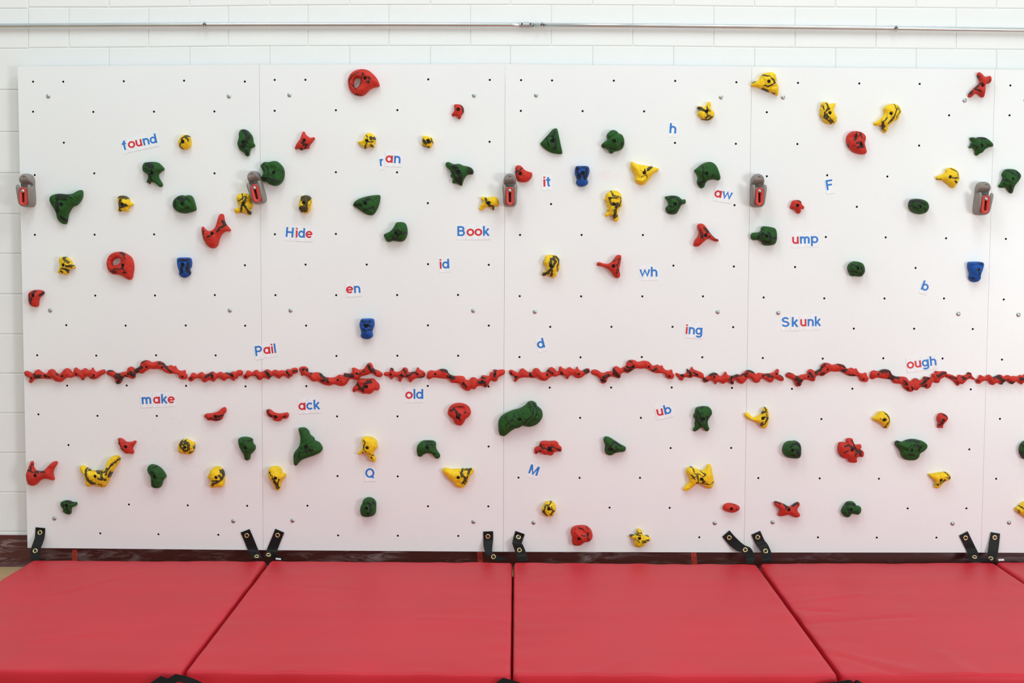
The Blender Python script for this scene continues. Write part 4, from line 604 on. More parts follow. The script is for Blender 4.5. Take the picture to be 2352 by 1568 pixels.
('r','hold','flat wide red blob hold tucked under the sagging rail',42,10.9,0.7,-6912,9345,[-616,-2,-477,138,-421,306,-282,418,-60,408,162,420,384,421,523,282,661,143,688,-52,605,-164,438,-165,327,-277,188,-350,-7,-323,-118,-346,-284,-224,-451,-196,-590,-270,-673,-170],None,[52,42],[[66,[242,360,-8,193,-91,-2]],[66,[-423,163,-257,-3,-147,-197]],[88,[131,332,297,277]],[44,[-341,-59,-92,-58]]],[[-311,330,131,277,109,6.0],[19,-58,462,0,131,3.0]]),
('r','rail','shortest spiky red rail in the middle of the second panel',34,8.8,0.6,-5012,9998,[-1007,19,-907,103,-740,104,-684,271,-601,316,-518,244,-463,133,-296,106,-129,190,-18,319,120,319,204,220,231,108,425,109,592,166,648,305,731,333,814,222,953,167,1064,56,1036,-111,869,-195,647,-197,481,-281,342,-410,258,-338,203,-199,37,-171,-75,-228,-158,-379,-252,-340,-324,-145,-491,-146,-602,-269,-685,-203,-768,-108,-935,-92],None,[-633,-4,-101,-18,697,14],[[33,[-640,289,-546,245]],[66,[-3,264,135,70]],[55,[-170,-42,-4,-69]],[55,[162,-69,329,16,605,100]],[27,[937,74,1048,-37]],[27,[993,-148,660,-178]]],[[-612,234,-585,-155,77,4.0],[52,237,-142,-265,88,4.0],[716,240,384,-262,88,4.0]]),
('r','rail','dipping red rail that ends at the second seam',34,8.8,0.7,-1772,9804,[-2092,140,-2037,307,-1870,391,-1649,353,-1482,432,-1288,466,-1094,412,-983,228,-760,118,-539,119,-261,92,-122,-74,17,-85,155,38,322,39,433,-44,572,12,682,152,821,142,1015,126,1070,293,1209,322,1236,444,1458,423,1652,446,1802,408,1792,241,1626,129,1487,44,1405,-134,1238,-152,1155,-69,1044,-181,989,-348,823,-461,711,-377,573,-378,434,-407,295,-558,157,-519,18,-632,-149,-605,-343,-466,-455,-271,-649,-244,-871,-217,-1010,-51,-1260,-24,-1482,3,-1759,30,-1954,-55,-2081,0],None,[-1668,212,-920,48,-266,-255,687,-111,1322,226],[[88,[-1361,462,-1029,330,-724,25]],[33,[-242,-223,-115,-417]],[71,[466,-164,798,-190]],[66,[1350,396,1296,146]],[44,[632,87,798,32]],[33,[826,-274,854,-413]],[66,[-1029,107,-807,-3]]],[[-1250,384,-918,108,109,5.0],[-254,0,-87,-500,99,5.0],[244,2,245,-443,88,4.0],[742,88,799,-329,88,4.0],[1240,340,1296,7,88,4.0]]),
('r','rail','long wavy red rail just right of the second seam',34,8.8,0.6,2246,10074,[-2002,111,-1891,167,-1753,112,-1558,29,-1448,180,-1309,236,-1170,142,-1031,59,-865,60,-782,200,-644,261,-505,201,-393,62,-199,46,-34,231,104,309,260,243,383,93,482,150,492,289,575,345,687,262,826,207,1019,314,1158,236,1297,209,1407,349,1463,238,1603,127,1796,211,1962,257,2029,157,1991,45,1798,-67,1661,-179,1495,-247,1328,-209,1160,-70,1022,-154,940,-283,857,-267,817,-155,661,-100,495,-101,329,-174,190,-147,-3,-243,-114,-355,-280,-383,-474,-317,-614,-190,-752,-246,-1002,-219,-1280,-221,-1501,-277,-1612,-389,-1695,-445,-1762,-379,-1735,-195,-1890,-112,-1991,-12],None,[-1629,-179,-960,-76,-102,-61,600,25,1475,-15],[[71,[-961,22,-877,-144]],[55,[-104,165,173,27]],[131,[1831,174,1915,118]],[27,[-1762,-148,-1872,-371]],[66,[-1874,18,-1928,-149]],[27,[560,29,671,-26]],[33,[-270,81,-77,165]],[44,[-1845,-260,-1707,-204]]],[[-1612,-287,-1282,159,109,5.0],[-619,190,-229,-253,120,5.0],[100,249,323,-83,109,5.0],[542,279,905,-192,99,5.0],[1317,255,1541,-133,99,4.0]]),
('r','rail','arched red rail in the middle of the third panel',34,8.8,0.8,6428,10206,[-2091,-36,-1960,60,-1760,33,-1559,-89,-1388,-88,-1275,-32,-1047,-3,-991,147,-850,237,-707,193,-620,127,-478,194,-354,278,-310,446,-140,552,60,547,260,459,545,516,802,462,975,284,1118,285,1231,324,1346,258,1460,287,1518,175,1633,65,1805,38,1947,77,1989,-73,2070,-212,2010,-363,1839,-391,1667,-325,1608,-158,1465,-103,1179,-104,950,-22,778,89,606,132,378,115,150,130,-77,1,-247,-111,-419,-56,-589,-140,-616,-308,-729,-375,-901,-309,-1101,-282,-1243,-366,-1327,-562,-1469,-640,-1583,-591,-1671,-368,-1844,-246,-2044,-158],None,[-971,-116,-23,238,779,231,1809,-243,-1463,-474],[[66,[-306,218,-139,135,25,247]],[88,[-415,79,-28,25]],[66,[-968,76,-688,-256]],[109,[-1462,-315,-1242,-203]],[55,[913,-26,1132,141]],[33,[-226,496,-87,469]],[55,[-1627,-427,-1349,-537]],[27,[-966,-146,-632,-339]]],[[-1510,-515,-1173,-69,99,4.0],[-862,154,-716,-289,99,4.0],[-211,490,131,409,99,5.0],[642,439,874,107,109,4.0],[1156,275,1557,-1,77,-4.0]]),
('r','rail','tiny spiky red rail right of the third panel arch',28,7.3,0.8,9202,10033,[-637,59,-538,77,-398,22,-232,33,-94,106,-69,302,43,218,179,397,264,275,487,182,710,82,779,-85,742,-196,491,-142,269,-87,103,-171,-91,-116,-229,-173,-283,-290,-422,-268,-479,-146,-591,-80],None,[-301,-49,74,64,418,10],[[66,[-31,205,109,39]],[49,[-416,-19,-249,-74]],[33,[218,151,414,-4]],[33,[-60,260,-31,149]],[44,[-83,-73,138,-17]]],[]),
('r','rail','long wavy red rail that crosses the third seam',34,8.8,0.8,11959,9895,[2002,-110,1893,-167,1753,-112,1558,-29,1449,-180,1312,-236,1172,-142,1032,-59,865,-60,784,-200,647,-261,507,-201,394,-62,200,-46,37,-231,-101,-309,-257,-243,-382,-93,-480,-150,-489,-289,-572,-345,-684,-262,-823,-207,-1016,-314,-1156,-236,-1295,-209,-1403,-349,-1460,-238,-1601,-127,-1794,-211,-1959,-257,-2027,-157,-1990,-45,-1798,67,-1661,179,-1495,247,-1329,209,-1160,70,-1023,154,-942,283,-858,267,-818,155,-662,100,-495,101,-330,174,-191,147,1,243,110,354,276,383,471,317,612,190,749,246,999,219,1276,221,1497,277,1605,389,1688,445,1755,379,1731,195,1888,112,1989,12],None,[1598,209,930,106,73,91,-628,4,-1502,45],[[66,[-1742,158,-1411,215]],[77,[-1959,-93,-1875,-148]],[66,[-688,-31,-574,-253]],[88,[-606,-3,-304,137]],[66,[190,362,522,308]],[38,[-192,82,136,250]],[77,[-630,-198,-574,-253]],[44,[913,87,1243,200]],[88,[1189,116,1355,89]],[55,[1796,147,1964,36]],[33,[-1494,243,-1410,188]]],[[1572,323,1248,-122,109,5.0],[585,-153,191,289,120,5.0],[-132,-212,-359,120,109,5.0],[-574,-242,-941,229,99,5.0],[-1349,-218,-1576,170,99,4.0]]),
('r','rail','arched red rail on the fourth panel',34,8.8,0.8,16133,10099,[-2075,-36,-1946,60,-1747,33,-1547,-89,-1377,-88,-1265,-32,-1039,-3,-985,147,-845,237,-703,193,-617,127,-477,194,-354,278,-312,445,-145,552,54,547,254,459,536,516,791,462,965,284,1106,285,1219,324,1334,258,1446,286,1505,175,1621,65,1791,38,1932,77,1975,-73,2057,-212,1998,-363,1829,-391,1658,-325,1598,-158,1455,-103,1172,-104,943,-22,771,89,600,132,374,115,147,130,-76,1,-244,-111,-415,-56,-583,-140,-608,-308,-720,-375,-891,-309,-1090,-282,-1230,-366,-1311,-562,-1451,-640,-1566,-591,-1655,-368,-1827,-246,-2027,-158],None,[-983,-116,-47,238,750,231,1777,-242,-1468,-474],[[131,[-1538,-220,-1370,-331]],[77,[-935,60,-766,-106]],[88,[-604,62,-386,229]],[66,[547,483,826,373]],[77,[720,179,912,235]],[44,[-1505,-498,-1338,-553]],[27,[1056,-53,1332,-52]],[33,[-333,340,-171,508]],[66,[-353,-48,-217,63]],[22,[-1985,55,-1874,0]]],[[-1519,-515,-1189,-69,99,4.0],[-883,155,-733,-289,99,4.0],[-241,491,99,409,99,5.0],[607,439,840,107,109,4.0],[1119,275,1520,-1,77,-4.0]]),
('r','rail','dipping red rail at the right of the fourth panel',34,8.8,0.9,20315,9858,[-2057,186,-2007,352,-1845,432,-1627,389,-1465,465,-1275,494,-1083,435,-970,250,-749,134,-532,130,-258,98,-118,-72,18,-85,152,35,315,32,426,-54,561,-1,666,137,803,123,994,103,1044,270,1179,295,1203,417,1422,390,1612,409,1760,368,1753,201,1593,93,1459,11,1382,-166,1219,-179,1135,-94,1029,-203,979,-370,818,-479,707,-393,571,-391,436,-416,303,-564,166,-522,32,-632,-132,-601,-327,-458,-440,-261,-631,-229,-850,-197,-990,-28,-1236,4,-1455,36,-1728,69,-1917,-12,-2043,47],None,[-1689,249,-951,69,-302,-248,629,-126,1246,196],[[99,[-1530,401,-1199,430,-1083,209]],[88,[-998,98,-665,72]],[38,[-471,45,-244,-232]],[82,[529,-173,799,51]],[66,[1293,164,1620,349]],[44,[605,78,854,51]],[55,[-1190,42,-912,-13]],[33,[-20,-342,40,-509]],[55,[534,-395,697,-283]],[55,[191,48,302,48]],[44,[-238,-454,-125,-565]]],[[-1295,412,-963,128,109,5.0],[-308,5,-132,-498,99,5.0],[181,-3,192,-448,88,4.0],[668,71,733,-346,88,4.0],[1150,312,1213,-22,88,4.0]]),
('r','rail','tiny spiky red rail left of the fourth seam',28,7.3,0.6,22801,9910,[-743,93,-646,205,-412,162,-216,68,-108,180,86,153,252,181,359,304,498,277,558,127,728,-28,646,-67,479,-12,314,-69,180,-209,71,-293,-40,-266,-137,-377,-234,-294,-348,-156,-574,-17,-714,38],None,[-280,-3,69,-46,397,83],[[49,[200,280,421,253]],[44,[-44,84,207,13]],[22,[-625,109,-346,27]],[27,[-232,-111,-172,-278]]],[]),
('r','rail','short knobbly red rail crossing the fourth seam at the right edge',34,8.8,0.8,24956,9880,[-1404,-35,-1295,45,-1216,193,-1105,180,-965,109,-829,201,-719,214,-605,111,-439,135,-248,224,-137,210,-24,124,113,188,223,201,335,143,501,166,668,134,804,214,916,183,1051,263,1189,276,1297,201,1291,35,1199,-19,1089,-44,1037,-154,927,-179,891,-267,789,-203,703,-117,538,-141,403,-254,262,-161,121,-74,-16,-154,-123,-280,-236,-204,-375,-184,-537,-297,-677,-249,-765,-107,-932,-76,-1096,-126,-1232,-235,-1371,-192],None,[-1330,-79,-228,31,744,62],[[109,[-364,100,-83,-66]],[66,[-531,127,-311,155]],[66,[251,-175,417,-175]],[88,[742,49,964,-6]],[44,[-190,-177,-23,-232]],[44,[138,-65,-80,-177]]],[[-1277,145,-1436,-73,77,3.0],[-780,160,-605,-177,88,4.0],[-256,174,-191,-160,88,4.0],[326,104,334,-174,77,4.0],[765,176,830,-131,77,4.0]]),
('r','hold','small red boat-shaped hold rising to the right, right of the make cards',34,8.8,0.5,-14435,7902,[-586,-22,-463,63,-184,92,95,178,291,330,431,397,519,319,507,151,399,28,342,-157,229,-253,6,-316,-161,-272,-383,-273,-466,-161,-576,-106],None,[7,-63],[[33,[-230,-136,-36,-219]],[60,[132,-61,372,-4]],[44,[-36,-219,270,-172]],[27,[-368,-136,-313,-192]]],[]),
('r','hold','small red star-cornered hold between two bigger yellow holds at lower left',38,9.9,0.1,-18926,6339,[-433,345,-305,374,-139,290,-29,190,222,180,418,248,478,181,358,-16,300,-157,353,-326,296,-421,129,-394,-39,-412,-176,-272,-286,-160,-339,8,-420,120,-391,222],None,[4,-36],[[22,[-363,320,-333,152,-252,-16]],[16,[-139,108,85,210]],[22,[-237,-100,-116,-239]]],[]),
('y','hold','round yellow hold with a swirled black face, right of the small red star-cornered hold',50,13.0,1,-15914,6300,[-273,303,-104,377,118,350,284,249,406,211,404,14,362,-211,220,-380,-3,-381,-225,-337,-391,-242,-411,-74,-386,123],None,[-14,17],[[88,[-178,332,-237,108,-46,-170,177,-113]],[99,[-40,305,152,138,178,-29]],[44,[174,-281,387,-168,428,28]],[55,[-97,165,70,222]]],[]),
('g','hold','green teardrop hold with a pointed foot, left of the first seam',54,14.0,0.2,-12874,6243,[-412,476,-216,555,35,551,256,462,299,255,404,115,408,-53,278,-222,165,-335,136,-532,23,-623,-116,-562,-169,-337,-279,-141,-388,83,-425,308],None,[-12,72],[[27,[-104,437,146,399,323,422]],[38,[3,-38,58,-94]],[22,[-133,297,-161,213]]],[]),
('r','hold','red crescent hold with two horns at the lower left panel edge',52,13.5,0.5,-23224,4979,[-480,549,-415,482,-402,257,-267,72,-44,34,153,108,381,345,608,526,775,533,790,432,657,206,568,-48,630,-329,589,-414,423,-359,172,-332,-82,-446,-282,-644,-478,-690,-655,-601,-750,-336,-727,-54,-626,228,-537,482],None,[-225,-134],[[49,[-584,135,-392,24,-141,53,248,55]],[38,[-440,388,-484,136]],[27,[-114,-3,-60,-59]]],[[-314,-228,-375,-509,88,5.0]]),
('y','hold','large yellow and black V-shaped hold with a tall right arm',54,14.0,0.9,-20315,4989,[-965,231,-880,327,-713,288,-520,148,-242,76,93,95,346,209,407,490,522,688,719,818,942,836,1052,718,993,493,822,267,649,-43,504,-382,331,-693,162,-767,-33,-711,-187,-599,-367,-679,-564,-737,-673,-613,-708,-388,-776,-134,-912,62],None,[-117,-160],[[88,[-623,169,-574,-167,-439,-391,-164,-546]],[66,[-484,181,-96,127,124,5,403,62]],[77,[181,61,286,-275,369,-331]],[77,[487,119,743,456,1024,654]],[66,[64,-248,229,-343]],[33,[537,-218,682,120]],[55,[457,-50,462,231]],[16,[59,-557,280,-640]]],[[-163,-530,-103,-277,55,-7.0],[-485,114,-552,-503,77,4.0],[804,792,454,-218,88,4.0]]),
('g','hold','green bell-shaped hold leaning left at lower left, above the first bottom row',58,15.1,0.3,-17453,4800,[-421,381,-335,551,-167,591,83,508,276,357,441,132,488,-37,352,-206,265,-460,151,-585,-44,-591,-222,-519,-252,-294,-248,-12,-368,185],None,[19,27],[[22,[-225,436,54,493,-61,268,60,145]],[55,[-114,-349,-16,-489]],[27,[-171,324,-89,212]],[22,[-123,-181,-125,-349]]],[]),
('y','hold','yellow hold with a black crescent on its right side, left of the first seam',54,14.0,0.6,-14483,4718,[-186,449,39,585,262,536,427,339,463,86,460,-196,363,-433,111,-451,-141,-492,-279,-413,-278,-284,-220,-114,-375,-2,-374,110,-271,280],None,[110,90],[[77,[351,417,476,193,318,-88,-102,-314]],[49,[-72,-90,179,-88]],[66,[237,192,347,81]],[22,[240,473,323,361]]],[]),
('g','hold','smallest dark green hold, crouched at the bottom left',40,10.4,0.8,-21890,3214,[-396,218,-216,314,8,316,203,237,370,238,413,137,339,40,170,-6,111,-148,108,-317,6,-391,-172,-330,-299,-234,-268,-93,-378,20],None,[-34,112],[[49,[-88,329,272,235]],[55,[-39,8,12,-246]],[33,[-230,232,-177,63]]],[]),
('r','hold','small red saddle-shaped hold just right of the first seam',34,8.8,0.5,-11354,7899,[-550,220,-466,305,-327,277,-133,138,89,95,312,112,479,141,573,69,550,-82,449,-167,254,-179,170,-280,2,-303,-164,-254,-274,-114,-441,-59,-523,81],None,[-68,-67],[[66,[-477,216,-269,-45]],[27,[-157,22,36,-89]],[27,[314,-87,425,-31,443,92]]],[]),
('g','hold','big green hold with a tall knob on top and spreading skirts',62,16,0.3,-9938,6362,[-347,878,-208,929,-13,908,153,768,235,573,429,405,456,293,678,182,816,-14,843,-154,731,-323,451,-464,116,-578,-163,-692,-331,-833,-471,-991,-582,-919,-614,-638,-578,-357,-438,-160,-353,-47,-269,150,-250,430,-293,654],None,[82,6],[[22,[-497,-527,-413,-359,-246,-274]],[22,[-303,-526,-162,-134]],[22,[-163,-302,420,-131]],[27,[4,-106,169,-356]],[22,[225,-188,447,-187]],[16,[-101,759,66,871]],[22,[366,92,393,8]]],[[-189,33,506,427,55,6.0],[-160,145,229,370,66,-5.0],[-444,-750,-218,-190,66,4.0]]),
('y','hold','yellow mushroom-like hold with two legs, above the Q card',60,15.6,0.05,-6802,6194,[-315,472,-258,612,-91,663,159,631,381,503,464,279,463,111,324,-58,268,-199,367,-395,367,-564,239,-626,111,-537,17,-341,-150,-173,-345,-219,-501,-248,-523,-175,-400,-62,-316,79,-260,247],None,[-12,152],[[33,[-222,548,-112,437,-185,102]],[16,[-197,46,25,-121,246,-288]],[16,[162,-344,301,-511]],[16,[-225,-66,-253,-122]]],[]),
('y','hold','yellow keyhole-shaped hold with a black lower stem, right of the first seam',60,15.6,0.2,-11373,4763,[-348,505,-125,573,98,535,236,367,263,226,402,199,418,30,316,-66,203,-281,145,-535,89,-631,-51,-632,-144,-452,-243,-227,-381,-58,-435,110,-444,335],None,[-22,40],[[16,[-319,308,-265,168,-155,84]],[99,[-139,-28,-7,-223,63,-503]],[49,[150,-26,93,-195]]],[]),
('g','hold','plain dark green egg-shaped hold below the Q card',60,15.6,0.7,-6822,3280,[-222,376,2,490,225,446,392,266,408,41,379,-298,223,-440,-57,-493,-308,-415,-391,-189,-362,37,-289,178],None,[-41,14],[[44,[37,384,119,103,259,273]],[77,[202,-9,90,-290]],[33,[259,441,369,105]],[33,[-76,-122,35,-234]]],[[-242,158,36,215,77,-4.0]]),
('g','hold','green bracket-shaped hold arched like a bridge',48,12.5,0.3,-3768,6157,[-596,124,-540,293,-318,479,-39,514,239,493,362,381,362,157,434,-12,562,-208,546,-348,406,-411,295,-321,128,-153,-67,-126,-262,-211,-374,-308,-541,-269,-596,-73],None,[-47,186],[[38,[-189,473,144,475,210,336,-50,373,-161,194]],[22,[88,-73,338,-111]],[27,[-23,111,5,55]]],[]),
('r','hold','rounded red triangular hold dished on top, right of the old card',54,14.0,0.5,-2271,7997,[-535,170,-452,366,-230,524,20,570,298,521,520,371,615,120,549,-76,355,-245,244,-441,133,-554,-34,-555,-201,-443,-285,-248,-451,-109,-546,30],None,[-31,-128],[[71,[-244,320,-78,98,88,-12]],[44,[-410,219,-189,265]],[16,[-189,387,281,417]],[38,[310,100,392,156]],[44,[61,-124,100,-235]],[33,[-78,209,-78,-69]]],[[-133,293,254,322,142,-9.0],[-355,486,364,490,55,4.0]]),
('y','hold','yellow wide-winged hold with a broad black zigzag, left of the second seam',48,12.5,0.6,-2285,4909,[-798,254,-715,356,-548,368,-325,313,-74,331,205,343,484,356,707,357,779,262,735,121,596,-21,513,-274,374,-501,206,-614,11,-632,-128,-531,-240,-363,-436,-223,-603,-26,-743,125],None,[7,-64],[[82,[215,359,160,163,327,-61,272,-342]],[49,[326,321,632,345,493,80,383,-285]],[27,[521,305,493,164]],[66,[216,-314,355,-397]],[44,[104,191,188,-5]]],[[-340,357,104,303,109,-5.0]]),
('g','hold','largest green hold, a long tongue with ridged right end, under the wavy rail',62,16,0.3,814,7764,[-1103,-310,-1087,-86,-960,138,-711,307,-378,449,-45,545,231,703,397,871,591,917,786,817,842,678,1037,511,1116,316,1095,92,958,-132,736,-301,459,-375,264,-348,125,-304,-41,-417,-263,-474,-485,-615,-651,-756,-817,-852,-1012,-785,-1085,-590],None,[-44,45],[[27,[422,828,644,551,591,245,261,-34,179,-246]],[22,[643,829,839,413,730,51,372,-229]],[16,[-321,297,-293,158,-210,158]],[27,[-728,-290,-541,-94,-342,46]],[16,[698,830,921,469]],[27,[-763,128,-652,184]],[33,[-539,-428,-374,-260]]],[[367,856,617,468,44,5.0],[617,468,179,-258,44,5.0],[699,691,839,246,44,-4.0],[839,246,345,-312,44,-4.0]]),
('r','hold','red dog-bone hold above the M card',42,10.9,0.5,2186,6265,[-657,-15,-574,98,-435,155,-353,351,-186,408,92,398,370,411,510,344,594,188,707,76,680,-121,541,-121,374,-150,264,-291,152,-331,-15,-276,-154,-293,-294,-198,-433,-154,-544,-256,-639,-222],None,[88,31],[[33,[-384,218,-189,62]],[49,[144,147,477,65,633,-57]],[33,[-133,107,34,-60,256,-59]],[27,[-576,-130,-354,-62]],[55,[5,108,172,24]]],[[-301,358,475,333,109,5.0],[-245,162,-22,107,99,-4.0]]),
('g','hold','green wedge-shaped hold with pointed corners, lower middle of the third panel',48,12.5,0.5,5455,6392,[-453,438,-342,517,-147,467,77,328,385,133,636,-6,654,-118,583,-231,333,-271,111,-317,-27,-413,-194,-425,-362,-319,-408,-151,-383,73,-462,297],None,[-135,-90],[[38,[-188,2,-51,226,114,294]],[55,[87,255,393,61]],[66,[-215,-82,91,-164]],[33,[144,87,229,-108]],[22,[-356,169,-327,1]]],[]),
('y','hold','yellow butterfly-like hold with four wings and a black centre',50,13.0,0.5,9760,4825,[-595,453,-484,549,-318,567,-94,472,130,383,324,457,460,655,560,723,628,628,688,319,765,-19,780,-244,699,-441,561,-526,393,-471,196,-331,0,-264,-166,-361,-386,-531,-552,-644,-692,-628,-732,-533,-612,-363,-447,-193,-506,60,-603,284],None,[131,-3],[[27,[-335,500,-97,193,-37,-143]],[33,[-99,305,181,139]],[38,[94,362,318,251,209,111]],[27,[-92,-199,185,-198,520,-280,713,-195]],[22,[-318,80,-97,193]],[27,[-463,584,-325,573]],[44,[71,82,240,-141]],[22,[-375,192,-206,25]]],[[-156,417,-37,-143,66,-5.0],[507,588,465,-309,88,5.0]]),
('g','hold','green skull-like hold with two short legs, right of the ub card',56,14.6,0.5,9887,7736,[-238,658,39,715,316,699,474,549,499,354,380,158,299,-11,330,-234,388,-402,306,-531,195,-515,82,-375,-30,-348,-167,-460,-343,-551,-428,-462,-336,-293,-349,-125,-313,42,-426,210,-356,378,-320,545],None,[14,131],[[33,[-84,640,81,708]],[33,[-219,389,2,418]],[55,[198,252,271,113,148,-166]],[33,[-328,305,-268,-56]],[49,[-213,-28,-44,-250]],[33,[-106,195,36,-55]],[27,[-276,528,-106,251]]],[[-331,528,-266,-195,55,-4.0]]),
('y','hold','yellow banana-tailed hold on the third seam',48,12.5,0.7,12683,7907,[-641,187,-531,243,-390,149,-249,-7,-28,50,191,219,271,443,380,527,493,416,554,109,543,-227,453,-479,316,-553,192,-480,90,-313,-134,-202,-358,-119,-526,-36,-628,75],None,[223,-25],[[27,[306,531,476,253]],[33,[156,252,365,309]],[33,[258,85,436,30,318,-193]],[27,[129,-417,347,-276,480,31]],[27,[235,-166,154,-305]],[16,[362,448,452,86]]],[]),
('y','hold','small round yellow and black hold near the lower left bolt of the third panel',52,13.5,1,2270,3226,[-307,131,-168,329,26,398,222,348,346,162,325,-92,254,-290,87,-375,-108,-365,-305,-208,-373,-39],None,[-7,53],[[38,[120,402,-62,188,245,-36,79,-262]],[33,[-201,187,-266,-94,-87,-274]],[33,[132,189,161,76]],[33,[-174,244,-63,244]]],[]),
('r','hold','small plain red almond-shaped hold left of the third seam near the bottom',42,10.9,0,11426,3317,[-419,22,-310,181,-88,250,192,195,417,83,419,-58,282,-172,60,-235,-193,-174,-361,-90],None,[-14,-12],[[16,[156,211,184,205]],[16,[242,14,260,-42]]],[]),
('g','hold','half dark green dome hold at the lower left of the fourth panel',64,16,0.7,14454,6305,[-502,11,-412,264,-220,405,2,423,140,435,309,351,407,156,413,-181,378,-377,241,-451,-10,-441,-289,-381,-459,-213],None,[-102,11],[[49,[-257,178,43,347,238,292]],[131,[105,41,276,-238]],[77,[-84,-239,111,-294]],[66,[209,376,315,42]]],[]),
('r','hold','red cog-shaped hold with square teeth',44,11.4,0.5,17402,6262,[-601,397,-435,426,-267,399,-260,567,-105,618,51,585,93,429,207,289,457,307,499,178,435,66,547,10,633,-102,583,-327,415,-310,278,-384,309,-524,255,-609,61,-621,-107,-571,-166,-414,-361,-398,-531,-276,-646,-108,-689,88,-654,285],None,[-24,63],[[49,[-404,238,-184,323,-70,184]],[82,[67,241,266,18,433,-37]],[44,[-480,-86,-233,16]],[49,[122,-234,196,-94]],[44,[362,-66,421,-233]],[33,[-50,519,121,297]],[27,[-645,-154,-475,-321]]],[[-598,237,-33,-263,164,5.0]]),
('y','hold','yellow helmet-like hold with a dark back edge, above the green winged hold',48,12.5,0.2,18876,7834,[-440,94,-358,151,-222,263,-114,386,80,404,276,293,392,98,415,-153,348,-377,239,-462,126,-379,-45,-211,-269,-101,-427,-6],None,[45,15],[[27,[93,409,304,132,315,-91]],[38,[-64,30,101,86]],[60,[156,-370,245,-147]],[22,[-159,102,-142,63]],[33,[77,-64,158,20]]],[]),
('r','hold','tiny red hold with a notched foot, low on the fourth panel right side',44,11.4,0.5,21874,7753,[-207,244,-111,384,27,413,195,347,299,191,258,51,124,-118,83,-258,86,-347,-38,-303,-147,-343,-189,-248,-154,-91,-225,77],None,[3,77],[[38,[-8,416,178,266]],[49,[-158,-181,-18,-47,34,82]],[27,[-119,-3,-66,109]]],[]),
('g','hold','broad green hat-shaped hold with winged brim',60,15.6,0.5,20348,6397,[-753,281,-644,366,-476,322,-365,322,-118,424,187,454,466,399,634,344,804,205,809,36,646,-132,483,-245,432,-442,269,-583,47,-612,-203,-585,-401,-446,-491,-194,-578,-54,-749,141],None,[-62,-58],[[60,[-347,404,-45,445,345,352]],[77,[182,223,405,140,328,-83]],[44,[-247,-309,113,-308]],[27,[-94,222,-201,82]],[33,[-732,302,-594,331]],[33,[17,194,237,251]]],[[-643,80,-252,-86,77,-6.0],[302,-139,571,141,77,-6.0],[-759,302,-258,137,99,5.0]]),
('y','hold','yellow bird-in-flight hold at lower right of the fourth panel',46,12.0,0.5,21835,4840,[-511,253,-383,270,-106,311,226,357,422,330,537,190,569,50,460,-46,295,-120,132,-290,25,-431,-141,-471,-216,-376,-176,-207,-235,-67,-406,73,-492,174],None,[28,-29],[[27,[261,344,449,149,435,37]],[44,[-5,-77,-112,-246]],[33,[214,-3,-2,-189]],[22,[-225,-162,-194,-274]],[22,[210,148,350,93]]],[]),
('r','hold','red four-armed star hold, left of the last bottom green hold',44,11.4,0.5,14296,3273,[-720,306,-638,391,-442,353,-217,263,64,124,285,254,450,351,562,329,565,199,457,29,487,-112,601,-252,548,-377,354,-417,213,-339,44,-266,-178,-324,-401,-359,-503,-286,-434,-88,-464,53,-634,165],None,[-12,11],[[33,[-666,392,-431,298]],[44,[-263,270,17,142]],[27,[182,216,402,330]],[27,[-176,74,-123,187]],[22,[485,358,448,246]]],[]),
('g','hold','dark green lobed hold at the bottom of the fourth panel',52,13.5,0.8,17464,3260,[-457,57,-349,227,-213,386,-19,426,150,371,265,219,433,175,492,34,440,-164,303,-249,134,-194,22,-177,-86,-336,-224,-382,-394,-281,-498,-112],None,[-104,70],[[71,[-390,311,-58,351,110,285]],[49,[-276,171,-148,-110]],[33,[-49,-25,228,4]],[27,[-494,1,-324,-167]]],[]),
('y','hold','yellow hold cut off by the right edge of the photo, near the bottom',50,13.0,0.5,26137,3299,[-435,60,-299,173,-82,371,139,429,366,289,430,7,328,-275,166,-446,-5,-333,-232,-193,-375,-81],None,[112,99],[[22,[-288,227,-146,115]],[22,[-394,57,-278,-111]]],[]),
('g','hold','green hold cut off by the right edge of the photo',60,15.6,0.5,26190,6377,[-383,-6,-318,219,-173,371,36,445,316,362,435,82,391,-254,175,-452,-146,-509,-331,-258],None,[-41,29],[[66,[-327,240,-180,-38]],[33,[-401,-39,-281,-373]]],[]),
('r','hold','red scalloped shell-like hold near the bottom of the third panel',54,14.0,0.1,3873,1872,[-494,159,-451,357,-284,482,-5,529,275,502,499,350,602,107,587,-119,421,-290,198,-331,31,-462,-165,-503,-361,-447,-435,-266,-419,-68],None,[-89,-84],[[16,[260,536,384,311,319,29]],[16,[-129,477,206,310]],[16,[429,198,320,-28,432,-140]],[16,[-15,140,208,84]],[16,[-295,364,-240,420]]],[[-73,365,319,141,131,-9.0],[-241,477,260,507,66,5.0],[-239,251,98,-142,77,5.0]]),
('y','hold','yellow bird-shaped hold with black stripes at the bottom of the third panel',46,12.0,0.8,6837,1803,[-504,40,-421,143,-253,126,-143,240,-89,410,6,439,108,355,137,213,250,101,418,101,531,-11,516,-153,366,-267,200,-438,-23,-502,-220,-412,-266,-242,-223,-100,-391,-44],None,[-16,-4],[[55,[-458,123,-164,198,32,143]],[33,[90,-100,257,-127,469,-81]],[38,[-137,277,86,239]],[27,[91,-213,314,-183]],[27,[283,99,450,71]],[27,[-133,-73,-20,-185]]],[])
]
CN = {'r': 'red', 'g': 'green', 'y': 'yellow', 'b': 'blue', 'k': 'yellow'}
D = 1e-4
